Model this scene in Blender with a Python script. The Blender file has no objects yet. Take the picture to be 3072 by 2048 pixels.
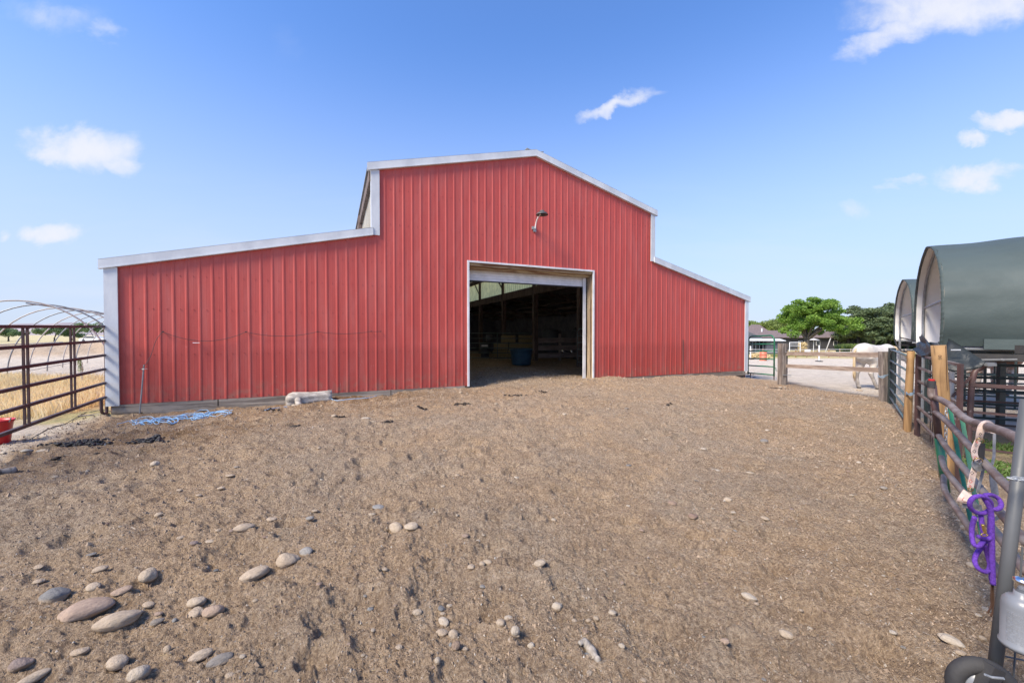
import bpy, math, random
import numpy as np
from mathutils import Matrix, Vector
random.seed(7); rng = np.random.default_rng(11)
S = bpy.context.scene; COL = S.collection
F = 1190.0; CZ = 1.43; PITCH = math.asin(20/F)
# ---------------------------------------------------------------- camera
cam = bpy.data.cameras.new('camera'); camo = bpy.data.objects.new('camera', cam); COL.objects.link(camo)
camo.location = (0, 0, CZ); camo.rotation_euler = (math.pi/2-PITCH, 0, 0)
cam.sensor_width = 36; cam.lens = F/3072*36; cam.clip_start = .05; cam.clip_end = 20000
S.camera = camo
S.view_settings.view_transform = 'Standard'; S.view_settings.look = 'None'
S.view_settings.exposure = 0.75; S.view_settings.gamma = 1
# ---------------------------------------------------------------- sun and sky
SUN_EL = math.radians(46); SUN_DIR = Vector((-.74, -.67, 0)).normalized()
sl = bpy.data.lights.new('sun', 'SUN'); sl.energy = 4.1; sl.angle = math.radians(20); sl.color = (1, .88, .72)
so = bpy.data.objects.new('sun', sl); COL.objects.link(so)
sv = Vector((SUN_DIR.x*math.cos(SUN_EL), SUN_DIR.y*math.cos(SUN_EL), math.sin(SUN_EL)))
so.rotation_euler = sv.to_track_quat('Z', 'Y').to_euler(); so.location = (-10, -10, 30)
W = bpy.data.worlds.new('World'); S.world = W; W.use_nodes = True

class NT:
    def __init__(s, nt): s.nt = nt; s.n = nt.nodes; s.l = nt.links
    def node(s, t, **kw):
        nd = s.n.new(t)
        for k, v in kw.items(): setattr(nd, k, v)
        return nd
    def put(s, inp, v):
        if isinstance(v, bpy.types.NodeSocket): s.l.new(v, inp)
        else: inp.default_value = v
    def math(s, op, a, b=None, c=None, clamp=False):
        nd = s.node('ShaderNodeMath', operation=op, use_clamp=clamp); s.put(nd.inputs[0], a)
        if b is not None: s.put(nd.inputs[1], b)
        if c is not None: s.put(nd.inputs[2], c)
        return nd.outputs[0]
    def mix(s, f, a, b, mode='MIX'):
        nd = s.node('ShaderNodeMix', data_type='RGBA', blend_type=mode); s.put(nd.inputs[0], f)
        for i, v in ((6, a), (7, b)):
            if isinstance(v, (tuple, list)) and len(v) == 3: v = (*v, 1)
            s.put(nd.inputs[i], v)
        return nd.outputs[2]
    def noise(s, vec, scale, detail=4, rough=.55, dist=0):
        nd = s.node('ShaderNodeTexNoise'); s.l.new(vec, nd.inputs['Vector'])
        nd.inputs['Scale'].default_value = scale; nd.inputs['Detail'].default_value = detail
        nd.inputs['Roughness'].default_value = rough; nd.inputs['Distortion'].default_value = dist
        return nd
    def ramp(s, f, lo, hi):
        nd = s.node('ShaderNodeMapRange'); nd.interpolation_type = 'SMOOTHSTEP'; s.put(nd.inputs[0], f)
        s.put(nd.inputs[1], lo); s.put(nd.inputs[2], hi); return nd.outputs[0]
    def mapping(s, vec, sc=(1, 1, 1), rot=(0, 0, 0)):
        nd = s.node('ShaderNodeMapping'); s.l.new(vec, nd.inputs[0]); nd.inputs['Scale'].default_value = sc
        nd.inputs['Rotation'].default_value = rot; return nd.outputs[0]

w = NT(W.node_tree); w.n.clear()
wo = w.node('ShaderNodeOutputWorld'); bg = w.node('ShaderNodeBackground'); bg.inputs[1].default_value = .112
sky = w.node('ShaderNodeTexSky', sky_type='NISHITA'); sky.sun_disc = False
sky.sun_elevation = SUN_EL; sky.sun_rotation = math.atan2(SUN_DIR.x, SUN_DIR.y)
sky.altitude = 800; sky.air_density = 1.0; sky.dust_density = .6; sky.ozone_density = 2.2
tc = w.node('ShaderNodeTexCoord'); sep = w.node('ShaderNodeSeparateXYZ'); w.l.new(tc.outputs['Generated'], sep.inputs[0])
yy = w.math('MAXIMUM', sep.outputs[1], .05)
cu = w.math('DIVIDE', sep.outputs[0], yy); cv = w.math('DIVIDE', sep.outputs[2], yy)
comb = w.node('ShaderNodeCombineXYZ'); w.put(comb.inputs[0], cu); w.put(comb.inputs[1], cv)
n1 = w.noise(w.mapping(comb.outputs[0], (1, 1.6, 1)), 5, 7, .6, .4)
n2 = w.noise(comb.outputs[0], 14, 6, .62, .2)
sn = w.node('ShaderNodeSeparateColor'); w.l.new(n1.outputs['Color'], sn.inputs[0])
ou = w.math('MULTIPLY_ADD', w.math('SUBTRACT', sn.outputs[0], .5), .22, cu)
ov = w.math('MULTIPLY_ADD', w.math('SUBTRACT', sn.outputs[1], .5), .13, cv)
clouds = [(250, 440, 170, 58, 1, 0), (360, 475, 105, 36, .8, -10), (165, 450, 80, 44, .95, 0), (150, 705, 92, 32, .95, 0), (180, 55, 150, 42, .42, 0), (320, 92, 45, 32, .38, 0),
          (1850, 305, 110, 24, .85, 22), (1960, 268, 60, 12, .4, 0), (2860, 20, 300, 78, 1, 5), (2680, 105, 150, 46, .75, 20), (3020, 368, 105, 32, 1, 0),
          (2895, 416, 55, 22, .85, 0), (2915, 535, 120, 40, 1, 4), (2710, 560, 58, 16, .5, 5), (2545, 615, 48, 22, .45, 0), (865, 150, 60, 60, .13, 0), (870, 235, 60, 22, .09, 0), (5, 725, 25, 20, .7, 0)]
cp, sp = math.cos(PITCH), math.sin(PITCH)
def pix_dir(x, y):
    u, v = (x-1536)/F, (1024-y)/F
    return Vector((u, cp+v*sp, -sp+v*cp))
dens = None
for (x, y, rx, ry, amp, ang) in clouds:
    d = pix_dir(x, y); a, b = d.x/d.y, d.z/d.y; t = math.radians(ang); ct, st = math.cos(t), math.sin(t)
    du = w.math('SUBTRACT', ou, a); dv = w.math('SUBTRACT', ov, b)
    p = w.math('DIVIDE', w.math('ADD', w.math('MULTIPLY', du, ct), w.math('MULTIPLY', dv, st)), rx*1.28/F)
    q = w.math('DIVIDE', w.math('SUBTRACT', w.math('MULTIPLY', dv, ct), w.math('MULTIPLY', du, st)), ry*1.3/F)
    r2 = w.math('ADD', w.math('MULTIPLY', p, p), w.math('MULTIPLY', q, q))
    e = w.math('MULTIPLY', w.math('SUBTRACT', 1.0, r2, clamp=True), amp)
    dens = e if dens is None else w.math('MAXIMUM', dens, e)
dd = w.math('ADD', dens, w.math('MULTIPLY', w.math('SUBTRACT', n2.outputs[0], .5), w.math('MULTIPLY', w.math('MINIMUM', dens, .45), 2.1)))
cf = w.ramp(dd, .04, 1.1)
streak = w.noise(w.mapping(comb.outputs[0], (1, 7, 1)), 2.2, 5, .55, .5)
lowm = w.math('MULTIPLY', w.ramp(cv, .5, .02), w.ramp(streak.outputs[0], .42, .75))
front = w.ramp(sep.outputs[1], .06, .2)
hz = w.ramp(sep.outputs[2], .62, -.03)
skyc = w.mix(1.0, sky.outputs[0], (.92, 1.24, 1.68), 'MULTIPLY')
base = w.mix(w.math('MULTIPLY', hz, .93), skyc, (3.35, 3.75, 4.7))
base = w.mix(w.math('MULTIPLY', lowm, .22), base, (4.3, 4.55, 5.1))
out = w.mix(w.math('MULTIPLY', cf, w.math('MULTIPLY', front, .93)), base, (4.75, 4.85, 5.3))
w.l.new(out, bg.inputs[0]); w.l.new(bg.outputs[0], wo.inputs[0])

# ---------------------------------------------------------------- terrain heights
CP = [(0,0,-.12),(0,3,-.13),(-4,3,-.15),(4,2.5,-.15),(-7,6,-.2),(-6,3,-.18),(2,1.7,-.12),(4.5,4.2,-.17),(6.9,6.9,-.21),(9.5,10,-.3),(9.5,14,-.36),(9.6,15.7,-.32),
 (10.5,17,-.55),(13,13.3,-.38),(6.5,8,-.14),(5,12,-.06),(-8.3,8,-.22),(-5.8,9,-.195),(-3.6,9.9,-.125),(-1.4,10.9,-.05),(.6,11.8,.0),(2.6,12.7,0),(5.3,13.9,-.06),(7.5,14.9,-.10),(9.2,15.6,-.26),
 (0,16,.0),(0,24,0),(-5,32,0),(4,20,0),(-11,8,-.26),(-15,12,-.3),(-25,25,-.3),(-12,30,-.3),(-40,60,-.3),(-90,90,-.3),(0,6,-.1),(3,8,-.06),(-3,6.5,-.12),
 (15,15,-.45),(12,25,-.68),(20,20,-.6),(20,36,-.9),(12,38,-.95),(32,36,-1.0),(30,60,-1.85),(50,60,-1.85),(25,90,-2.2),(60,95,-2.25),(80,90,-2.25),(45,72,-2.05),(110,200,-2.6),(8,8,-.24),(10,5,-.25),(-200,200,-.3),(0,60,-1.0)]
CPA = np.array(CP)
def zgv(X, Y):
    X = np.asarray(X, float); Y = np.asarray(Y, float)
    num = np.zeros_like(X); den = np.zeros_like(X)
    for (a, b, c) in CPA:
        sc = 1+.02*(a*a+b*b)
        wt = 1/((((X-a)**2+(Y-b)**2)/sc+.25)**2); num += wt*c; den += wt
    return num/den
def zg(x, y): return float(zgv(np.array([x]), np.array([y]))[0])
def hsh(ix, iy, seed):
    h = (ix.astype(np.int64)*374761393+iy.astype(np.int64)*668265263+seed*1442695041) & 0xffffffff
    h = ((h ^ (h >> 13))*1274126177) & 0xffffffff
    return ((h ^ (h >> 16)) & 0xffff)/65535.0
def vn(X, Y, s, seed=0):
    x = X*s; y = Y*s; ix = np.floor(x); iy = np.floor(y); fx = x-ix; fy = y-iy
    fx = fx*fx*(3-2*fx); fy = fy*fy*(3-2*fy)
    a = hsh(ix, iy, seed); b = hsh(ix+1, iy, seed); c = hsh(ix, iy+1, seed); d = hsh(ix+1, iy+1, seed)
    return (a*(1-fx)+b*fx)*(1-fy)+(c*(1-fx)+d*fx)*fy-.5
def sstep(a, b, x):
    t = np.clip((x-a)/(b-a), 0, 1); return t*t*(3-2*t)
FENCE = [(3.0,-3),(3.0,1.2),(3.1,2.4),(4.45,4.1),(5.6,5.5),(6.9,6.9),(9.5,10.1),(9.47,13.9),(9.55,15.8),(6,60)]
LEFTL = [(-5.5,-3),(-5.9,3),(-6.9,5.4),(-8.3,8.05),(-18,30)]
def line_x(P, Y):
    ys = [p[1] for p in P]; xs = [p[0] for p in P]; return np.interp(Y, ys, xs)
def rug(X, Y):
    r = np.hypot(X, Y)
    m = np.clip(1-(X-line_x(FENCE, Y))/1.0, .22, 1)*np.clip(1-(line_x(LEFTL, Y)-X)/1.0, .3, 1)
    h = .06*vn(X, Y, 1.1, 1)+.045*vn(X+.1*Y, Y, 2.7, 2)
    a = vn(X*.8+.3*Y, Y, 6, 3); h += .036*(.5-np.abs(a)*2)*.8+.034*vn(X, Y, 11, 4)
    h += .020*(.5-2*np.abs(vn(X, Y, 19, 5)))*sstep(30, 12, r)
    h += .016*vn(X, Y, 38, 6)*sstep(18, 7, r)+.014*vn(X, Y, 75, 7)*sstep(10, 4, r)+.009*vn(X, Y, 140, 8)*sstep(5, 2.5, r)
    h += hoof(X+.05*vn(X, Y, 4, 12), Y+.05*vn(X, Y, 4, 13))*sstep(22, 9, r)
    # berm of dug earth on the left beyond the pale field
    return h*m
def hoof(X, Y):
    out = np.zeros_like(X)
    for (cs, rad, dep, sd) in ((.42, .075, .042, 91), (.9, .17, .055, 95)):
        ix = np.floor(X/cs); iy = np.floor(Y/cs)
        for a in (-1, 0, 1):
            for b in (-1, 0, 1):
                jx, jy = ix+a, iy+b; px = (jx+hsh(jx, jy, sd))*cs; py = (jy+hsh(jx, jy, sd+1))*cs; k = hsh(jx, jy, sd+2); r = np.hypot(X-px, (Y-py)*(.8+.5*k))/(rad*(.7+.6*k))
                out += dep*np.where(k > .3, k, 0)*(-np.exp(-r**4)+.55*np.exp(-((r-1.35)/.35)**2))
    return out
def berm(X, Y):
    t = (Y-(34+.08*(X+30)))/2.6
    return sstep(-10, -16, X)*1.05*np.exp(-t*t)*(1+.5*vn(X, Y, .3, 21)+.4*vn(X, Y, 1.3, 22))
def mound(X, Y):
    h = 0*X
    for (a, b, r, z) in [(7.15,14.35,.55,.13),(8.35,14.95,.5,.11),(6.2,13.9,.6,.06),(-2.6,10.0,.5,.04),(-2.0,10.35,.6,.06),(3.3,12.7,.5,.06)]:
        h = h+z*np.exp(-((X-a)**2+(Y-b)**2)/r/r*1.4)
    return h
def gz(X, Y):
    X = np.asarray(X, float); Y = np.asarray(Y, float)
    return zgv(X, Y)+rug(X, Y)+berm(X, Y)+mound(X, Y)
def gz1(x, y): return float(gz(np.array([x]), np.array([y]))[0])
def P(x, y, depth):
    d = pix_dir(x, y); return Vector((0, 0, CZ))+d*(depth/d.y)
def PG(x, y, off=0):
    d = pix_dir(x, y); z = -.15
    for _ in range(12):
        t = (z-CZ)/d.z; X, Y = d.x*t, d.y*t; z = .5*z+.5*(zg(X, Y)+off)
    t = (z-CZ)/d.z
    return Vector((d.x*t, d.y*t, z))

# ---------------------------------------------------------------- materials
def new_mat(name):
    m = bpy.data.materials.new(name); m.use_nodes = True; t = NT(m.node_tree); b = t.n['Principled BSDF']; return m, t, b
def setbump(t, b, h, dist=.01, strength=1):
    bp = t.node('ShaderNodeBump'); bp.inputs['Distance'].default_value = dist; bp.inputs['Strength'].default_value = strength
    t.l.new(h, bp.inputs['Height']); t.l.new(bp.outputs[0], b.inputs['Normal'])
def mat(name, c, c2=None, rough=.7, sc=4, st=(1, 1, 1), bump=.003, bsc=30, metal=0, spots=None, spotsc=25, lo=.35, hi=.65, detail=5):
    m, t, b = new_mat(name); tc = t.node('ShaderNodeTexCoord').outputs['Object']; v = t.mapping(tc, st)
    if c2 is None: c2 = tuple(x*.75 for x in c)
    col = t.mix(t.ramp(t.noise(v, sc, detail, .6).outputs[0], lo, hi), c, c2)
    if spots:
        col = t.mix(t.ramp(t.noise(v, spotsc, 3, .5).outputs[0], .66, .74), col, spots)
    t.l.new(col, b.inputs['Base Color'])
    t.put(b.inputs['Roughness'], t.math('MULTIPLY_ADD', t.noise(v, sc*2, 3).outputs[0], .25, rough-.12)); b.inputs['Metallic'].default_value = metal
    if bump: setbump(t, b, t.noise(v, bsc, 5, .6).outputs[0], bump)
    return m
def wood(name, c, c2, ax='z', sc=6, dark=(.03, .02, .012)):
    st = {'z': (1, 1, .06), 'x': (.06, 1, 1), 'y': (1, .06, 1)}[ax]
    m, t, b = new_mat(name); tc = t.node('ShaderNodeTexCoord').outputs['Object']; v = t.mapping(tc, st)
    n = t.noise(v, sc*4, 6, .6, .6).outputs[0]; n2 = t.noise(v, sc*16, 3, .6).outputs[0]
    col = t.mix(t.ramp(n, .42, .58), c, c2)
    col = t.mix(t.math('MULTIPLY', t.ramp(n2, .6, .72), .6), col, dark)
    col = t.mix(t.math('MULTIPLY', t.ramp(t.noise(tc, 3, 4).outputs[0], .5, .75), .45), col, tuple(x*.5 for x in c2))
    t.l.new(col, b.inputs['Base Color']); b.inputs['Roughness'].default_value = .85
    setbump(t, b, n2, .004); return m
M = {}
def siding_mat(name, c, c2, streak=(.45, .28, .25), worn=True, trans=None, tmix=.86):
    m, t, b = new_mat(name); tc = t.node('ShaderNodeTexCoord').outputs['Object']; s = t.node('ShaderNodeSeparateXYZ'); t.l.new(tc, s.inputs[0])
    v1 = t.mapping(tc, (3, 3, .35)); col = t.mix(t.ramp(t.noise(v1, 1.3, 5, .6).outputs[0], .3, .7), c, c2)
    # every third rib begins a new sheet of slightly different fade
    pan = t.node('ShaderNodeTexWhiteNoise', noise_dimensions='1D'); t.put(pan.inputs['W'], t.math('FLOOR', t.math('DIVIDE', s.outputs[0], .914)))
    col = t.mix(t.math('MULTIPLY', pan.outputs[0], .22), col, tuple(x*1.25 for x in c2))
    if worn:
        low = t.ramp(s.outputs[2], 1.25, .95)
        col = t.mix(t.math('MULTIPLY', low, .55), col, tuple(x*.82 for x in c))
        dirt = t.math('MULTIPLY', t.ramp(s.outputs[2], .55, .0), t.ramp(t.noise(tc, 5, 6, .65).outputs[0], .42, .7))
        col = t.mix(t.math('MULTIPLY', dirt, .7), col, (.26, .15, .105))
        sc = t.ramp(t.noise(t.mapping(tc, (1, 1, .35)), 20, 4, .6, .8).outputs[0], .68, .73)
        col = t.mix(t.math('MULTIPLY', sc, t.math('MULTIPLY', t.ramp(s.outputs[2], 2.0, .2), .6)), col, (.5, .33, .3))
        fl = t.ramp(t.noise(tc, 55, 2, .5).outputs[0], .74, .78)
        col = t.mix(t.math('MULTIPLY', fl, .7), col, (.62, .52, .48))
        fade = t.ramp(t.noise(t.mapping(tc, (3, 3, .5)), 1.2, 6, .65).outputs[0], .42, .75)
        col = t.mix(t.math('MULTIPLY', fade, .32), col, (.50, .17, .145))
    else:
        col = t.mix(t.ramp(t.noise(t.mapping(tc, (9, 9, .4)), 3, 5, .65).outputs[0], .5, .7), col, streak)
    t.l.new(col, b.inputs['Base Color']); b.inputs['Roughness'].default_value = .48
    t.put(b.inputs['Roughness'], t.math('MULTIPLY_ADD', t.noise(tc, 8, 3).outputs[0], .3, .36))
    h = t.math('ADD', t.noise(t.mapping(tc, (1, 1, .6)), 2.2, 4, .5).outputs[0], t.math('MULTIPLY', t.noise(tc, 60, 2).outputs[0], .04))
    setbump(t, b, h, .012)
    if trans:
        st_ = t.math('LESS_THAN', t.math('FRACT', t.math('DIVIDE', s.outputs[1], .32)), .11)
        tr = t.node('ShaderNodeBsdfTranslucent'); t.l.new(t.mix(t.math('MULTIPLY', st_, .75), t.mix(t.ramp(t.noise(tc, 4, 5, .6).outputs[0], .35, .7), trans, tuple(x*.75 for x in trans)), (.18, .15, .06)), tr.inputs[0]); mx = t.node('ShaderNodeMixShader'); mx.inputs[0].default_value = tmix
        o = t.n['Material Output']; t.l.new(b.outputs[0], mx.inputs[1]); t.l.new(tr.outputs[0], mx.inputs[2]); t.l.new(mx.outputs[0], o.inputs[0])
    return m
M['red'] = siding_mat('red_siding', (.43, .060, .046), (.49, .080, .062))
M['skywall'] = siding_mat('clerestory_outer', (.85, .84, .79), (.70, .68, .62), (.36, .30, .22), worn=False, trans=(1.0, .95, .75), tmix=.6)
M['skylight'] = siding_mat('clerestory_panel', (.85, .85, .80), (.72, .72, .64), (.3, .26, .16), worn=False, trans=(1.0, .90, .40))
M['white'] = mat('white_trim', (.62, .65, .67), (.50, .53, .56), .45, 2, (1, 1, .5), .002, 12)
M['white2'] = mat('white_painted_metal', (.75, .76, .77), (.62, .63, .64), .4, 3)
M['roof'] = mat('grey_roof_metal', (.36, .37, .38), (.25, .26, .27), .5, 2, metal=.3)
M['base'] = wood('weathered_base_board', (.33, .285, .235), (.17, .14, .115), 'x', 3)
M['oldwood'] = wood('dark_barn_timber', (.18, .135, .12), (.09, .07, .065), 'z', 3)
M['jamb'] = wood('jamb_timber', (.40, .31, .2), (.22, .15, .09), 'z', 4)
M['header'] = wood('header_timber', (.42, .32, .18), (.2, .10, .05), 'x', 4)
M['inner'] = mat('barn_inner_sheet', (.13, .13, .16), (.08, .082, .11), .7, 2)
M['tie'] = wood('weathered_grey_timber', (.27, .235, .205), (.12, .10, .088), 'z', 5)
M['rail'] = wood('weathered_plank', (.40, .33, .27), (.25, .19, .15), 'y', 5)
M['post'] = wood('treated_pine_post', (.34, .205, .09), (.17, .095, .04), 'z', 1.6)
M['brown'] = mat('maroon_gate_paint', (.085, .045, .042), (.055, .032, .03), .5, 6, bump=.001, spots=(.2, .15, .14))
M['brownlt'] = mat('sun_faded_maroon_tube', (.235, .20, .18), (.13, .09, .075), .6, 5, bump=.001, spots=(.3, .25, .25))
M['green'] = mat('green_gate_paint', (.02, .15, .075), (.015, .11, .055), .35, 5, bump=.0005, spots=(.09, .17, .13))
M['dgreen'] = mat('dark_green_panel_paint', (.035, .055, .056), (.02, .035, .036), .4, 5, bump=.0005)
M['bgreen'] = mat('blue_green_rail_paint', (.13, .18, .20), (.08, .12, .13), .4, 5, bump=.0005)
M['galv'] = mat('galvanised_steel', (.30, .32, .34), (.22, .24, .26), .5, 10, metal=.3, bump=.0005)
M['steel'] = mat('polished_steel', (.85, .85, .86), (.7, .7, .72), .18, 4, metal=1, bump=0)
M['greypole'] = mat('grey_gate_paint', (.10, .104, .108), (.075, .08, .083), .5, 6, (1, 1, .4), .0008, 20, spots=(.24, .24, .245), spotsc=14)
M['black'] = mat('black_rubber', (.025, .025, .027), (.04, .038, .036), .75, 8)
M['pvc'] = mat('white_pipe', (.50, .48, .44), (.42, .4, .37), .5, 3)
M['tarp'] = mat('dark_green_tarpaulin', (.058, .080, .077), (.048, .068, .066), .68, 1.2, bump=.012, bsc=2.6)
M['tarpflap'] = mat('tarpaulin_flap', (.022, .028, .028), (.015, .019, .02), .5, 2, bump=.02, bsc=7)
M['lining'] = mat('pale_tarp_lining', (.80, .79, .77), (.74, .73, .70), .6, 1.2, bump=.004, bsc=3)
M['purple'] = mat('purple_braided_rope', (.16, .055, .44), (.10, .032, .30), .9, 90, bump=.006, bsc=220)
M['cream'] = mat('cream_webbing', (.62, .5, .44), (.5, .38, .33), .8, 40, bump=.001, bsc=200)
M['gstrap'] = mat('grey_strap', (.22, .225, .24), (.13, .135, .15), .6, 20)
M['redthread'] = mat('red_thread', (.45, .06, .05), None, .8)
M['darkthread'] = mat('dark_thread', (.05, .045, .05), None, .8)
M['brass'] = mat('brass', (.6, .43, .16), (.45, .3, .1), .3, 10, metal=.9, bump=0)
M['leather'] = mat('brown_leather', (.09, .045, .025), None, .6, 20)
M['bluerope'] = mat('light_blue_cord', (.22, .45, .72), (.34, .55, .78), .6, 10)
M['bluetwine'] = mat('grey_blue_twine', (.25, .34, .42), (.14, .2, .27), .7, 20)
M['wire'] = mat('dark_wire', (.05, .035, .04), None, .6)
M['redpl'] = mat('red_plastic', (.55, .02, .02), (.45, .015, .015), .35, 3, bump=0)
M['orange'] = mat('faded_orange_plastic', (.62, .20, .12), (.5, .14, .08), .5, 3, bump=0)
M['bluetub'] = mat('blue_tub_plastic', (.05, .12, .19), (.035, .085, .14), .45, 4)
M['logw'] = wood('bleached_log_wood', (.47, .43, .38), (.30, .27, .235), 'x', 3, (.06, .05, .04))
M['manure'] = mat('dark_manure', (.035, .024, .018), (.02, .014, .011), .75, 30, bump=.01, bsc=60)
M['manureb'] = mat('black_manure', (.016, .017, .02), (.03, .026, .024), .5, 30, bump=.01, bsc=60)
M['straw'] = mat('straw', (.52, .40, .2), (.35, .25, .12), .8, 20)
M['haybale'] = mat('hay', (.42, .34, .2), (.28, .22, .12), .9, 12, (1, 1, 3), .03, 30)
M['cyl'] = mat('silver_cylinder_paint', (.19, .20, .215), (.16, .17, .185), .35, 3, bump=0)
M['labelp'] = mat('label_print', (.26, .27, .29), None, .6)
M['housew'] = mat('charcoal_house_siding', (.035, .036, .042), (.05, .05, .056), .7, 2)
M['shedw'] = mat('grey_shed_wall', (.12, .13, .15), (.09, .1, .12), .6, 2)
M['shingle'] = mat('brown_shingles', (.20, .15, .14), (.13, .10, .095), .85, 3, (1, 1, 4), .02, 12)
M['glass'] = mat('window_glass', (.05, .06, .07), None, .12, 3, bump=0)
M['bark'] = wood('bark', (.22, .19, .16), (.10, .085, .07), 'z', 4)
M['darkbark'] = wood('dark_bark', (.05, .045, .04), (.03, .026, .023), 'z', 4)
M['cap'] = mat('dark_lamp_metal', (.05, .055, .055), (.08, .085, .085), .45, 5)
def leafmat(name, a, b_, tr):
    m, t, b = new_mat(name); g = t.node('ShaderNodeNewGeometry'); tc = t.node('ShaderNodeTexCoord').outputs['Object']
    f = t.math('ADD', t.math('MULTIPLY', g.outputs['Random Per Island'], .6), t.math('MULTIPLY', t.ramp(t.noise(tc, .8, 3).outputs[0], .35, .65), .4))
    c = t.mix(f, a, b_); t.l.new(c, b.inputs['Base Color']); b.inputs['Roughness'].default_value = .6
    trn = t.node('ShaderNodeBsdfTranslucent'); t.l.new(c, trn.inputs[0]); mx = t.node('ShaderNodeMixShader'); mx.inputs[0].default_value = tr
    o = t.n['Material Output']; t.l.new(b.outputs[0], mx.inputs[1]); t.l.new(trn.outputs[0], mx.inputs[2]); t.l.new(mx.outputs[0], o.inputs[0]); return m
M['leaf'] = leafmat('bright_leaves', (.11, .23, .03), (.27, .42, .07), .4)
M['pine'] = leafmat('pine_needles', (.05, .085, .035), (.15, .20, .085), .15)
M['leaf2'] = leafmat('yellow_green_leaves', (.13, .2, .05), (.26, .32, .08), .3)
M['leaf3'] = leafmat('grey_green_leaves', (.10, .18, .07), (.22, .30, .13), .3)
M['weed'] = leafmat('green_weeds', (.05, .11, .02), (.14, .22, .05), .3)
M['drygrass'] = leafmat('dry_yellow_grass', (.70, .56, .30), (.86, .76, .50), .4)
M['chips'] = leafmat('wood_chips', (.15, .115, .08), (.50, .43, .34), 0)
M['crumbs'] = leafmat('dirt_crumbs', (.15, .105, .068), (.37, .275, .19), 0)
M['gravel'] = leafmat('small_gravel', (.22, .18, .14), (.5, .46, .4), 0)
# stones
def stonemat(name, c, c2):
    m, t, b = new_mat(name); tc = t.node('ShaderNodeTexCoord').outputs['Object']; oi = t.node('ShaderNodeObjectInfo')
    col = t.mix(t.ramp(t.noise(tc, 2.2, 6, .65).outputs[0], .35, .65), c, c2); col = t.mix(t.math('MULTIPLY', oi.outputs['Random'], .4), col, (.33, .25, .17))
    col = t.mix(t.math('MULTIPLY', t.ramp(t.noise(tc, 9, 4, .6).outputs[0], .55, .7), .5), col, tuple(x*.6 for x in c2))
    # dust clinging to the lower rim
    sp3 = t.node('ShaderNodeSeparateXYZ'); t.l.new(tc, sp3.inputs[0]); dz = t.math('ADD', sp3.outputs[2], t.math('MULTIPLY', t.noise(tc, 3, 5, .7).outputs[0], .8))
    col = t.mix(t.math('MULTIPLY', t.ramp(dz, .75, .2), .75), col, (.34, .26, .18))
    t.l.new(col, b.inputs['Base Color']); b.inputs['Roughness'].default_value = .88; b.inputs['Specular IOR Level'].default_value = .25
    setbump(t, b, t.math('ADD', t.noise(tc, 5, 6, .65).outputs[0], t.math('MULTIPLY', t.noise(tc, 1.6, 3).outputs[0], 1.5)), .006); return m
ST = {'tan': stonemat('tan_stone', (.45, .365, .27), (.34, .27, .20)), 'beige': stonemat('beige_stone', (.45, .37, .28), (.33, .27, .20)), 'white': stonemat('pale_stone', (.50, .44, .36), (.38, .33, .26)),
      'blue': stonemat('blue_grey_stone', (.19, .19, .185), (.14, .14, .14)), 'grey': stonemat('grey_stone', (.27, .27, .26), (.2, .2, .195)), 'brown': stonemat('brown_stone', (.25, .17, .13), (.18, .125, .1)),
      'purple': stonemat('purplish_stone', (.22, .17, .16), (.15, .12, .12)), 'pink': stonemat('pinkish_stone', (.38, .28, .215), (.29, .21, .165))}
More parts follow.
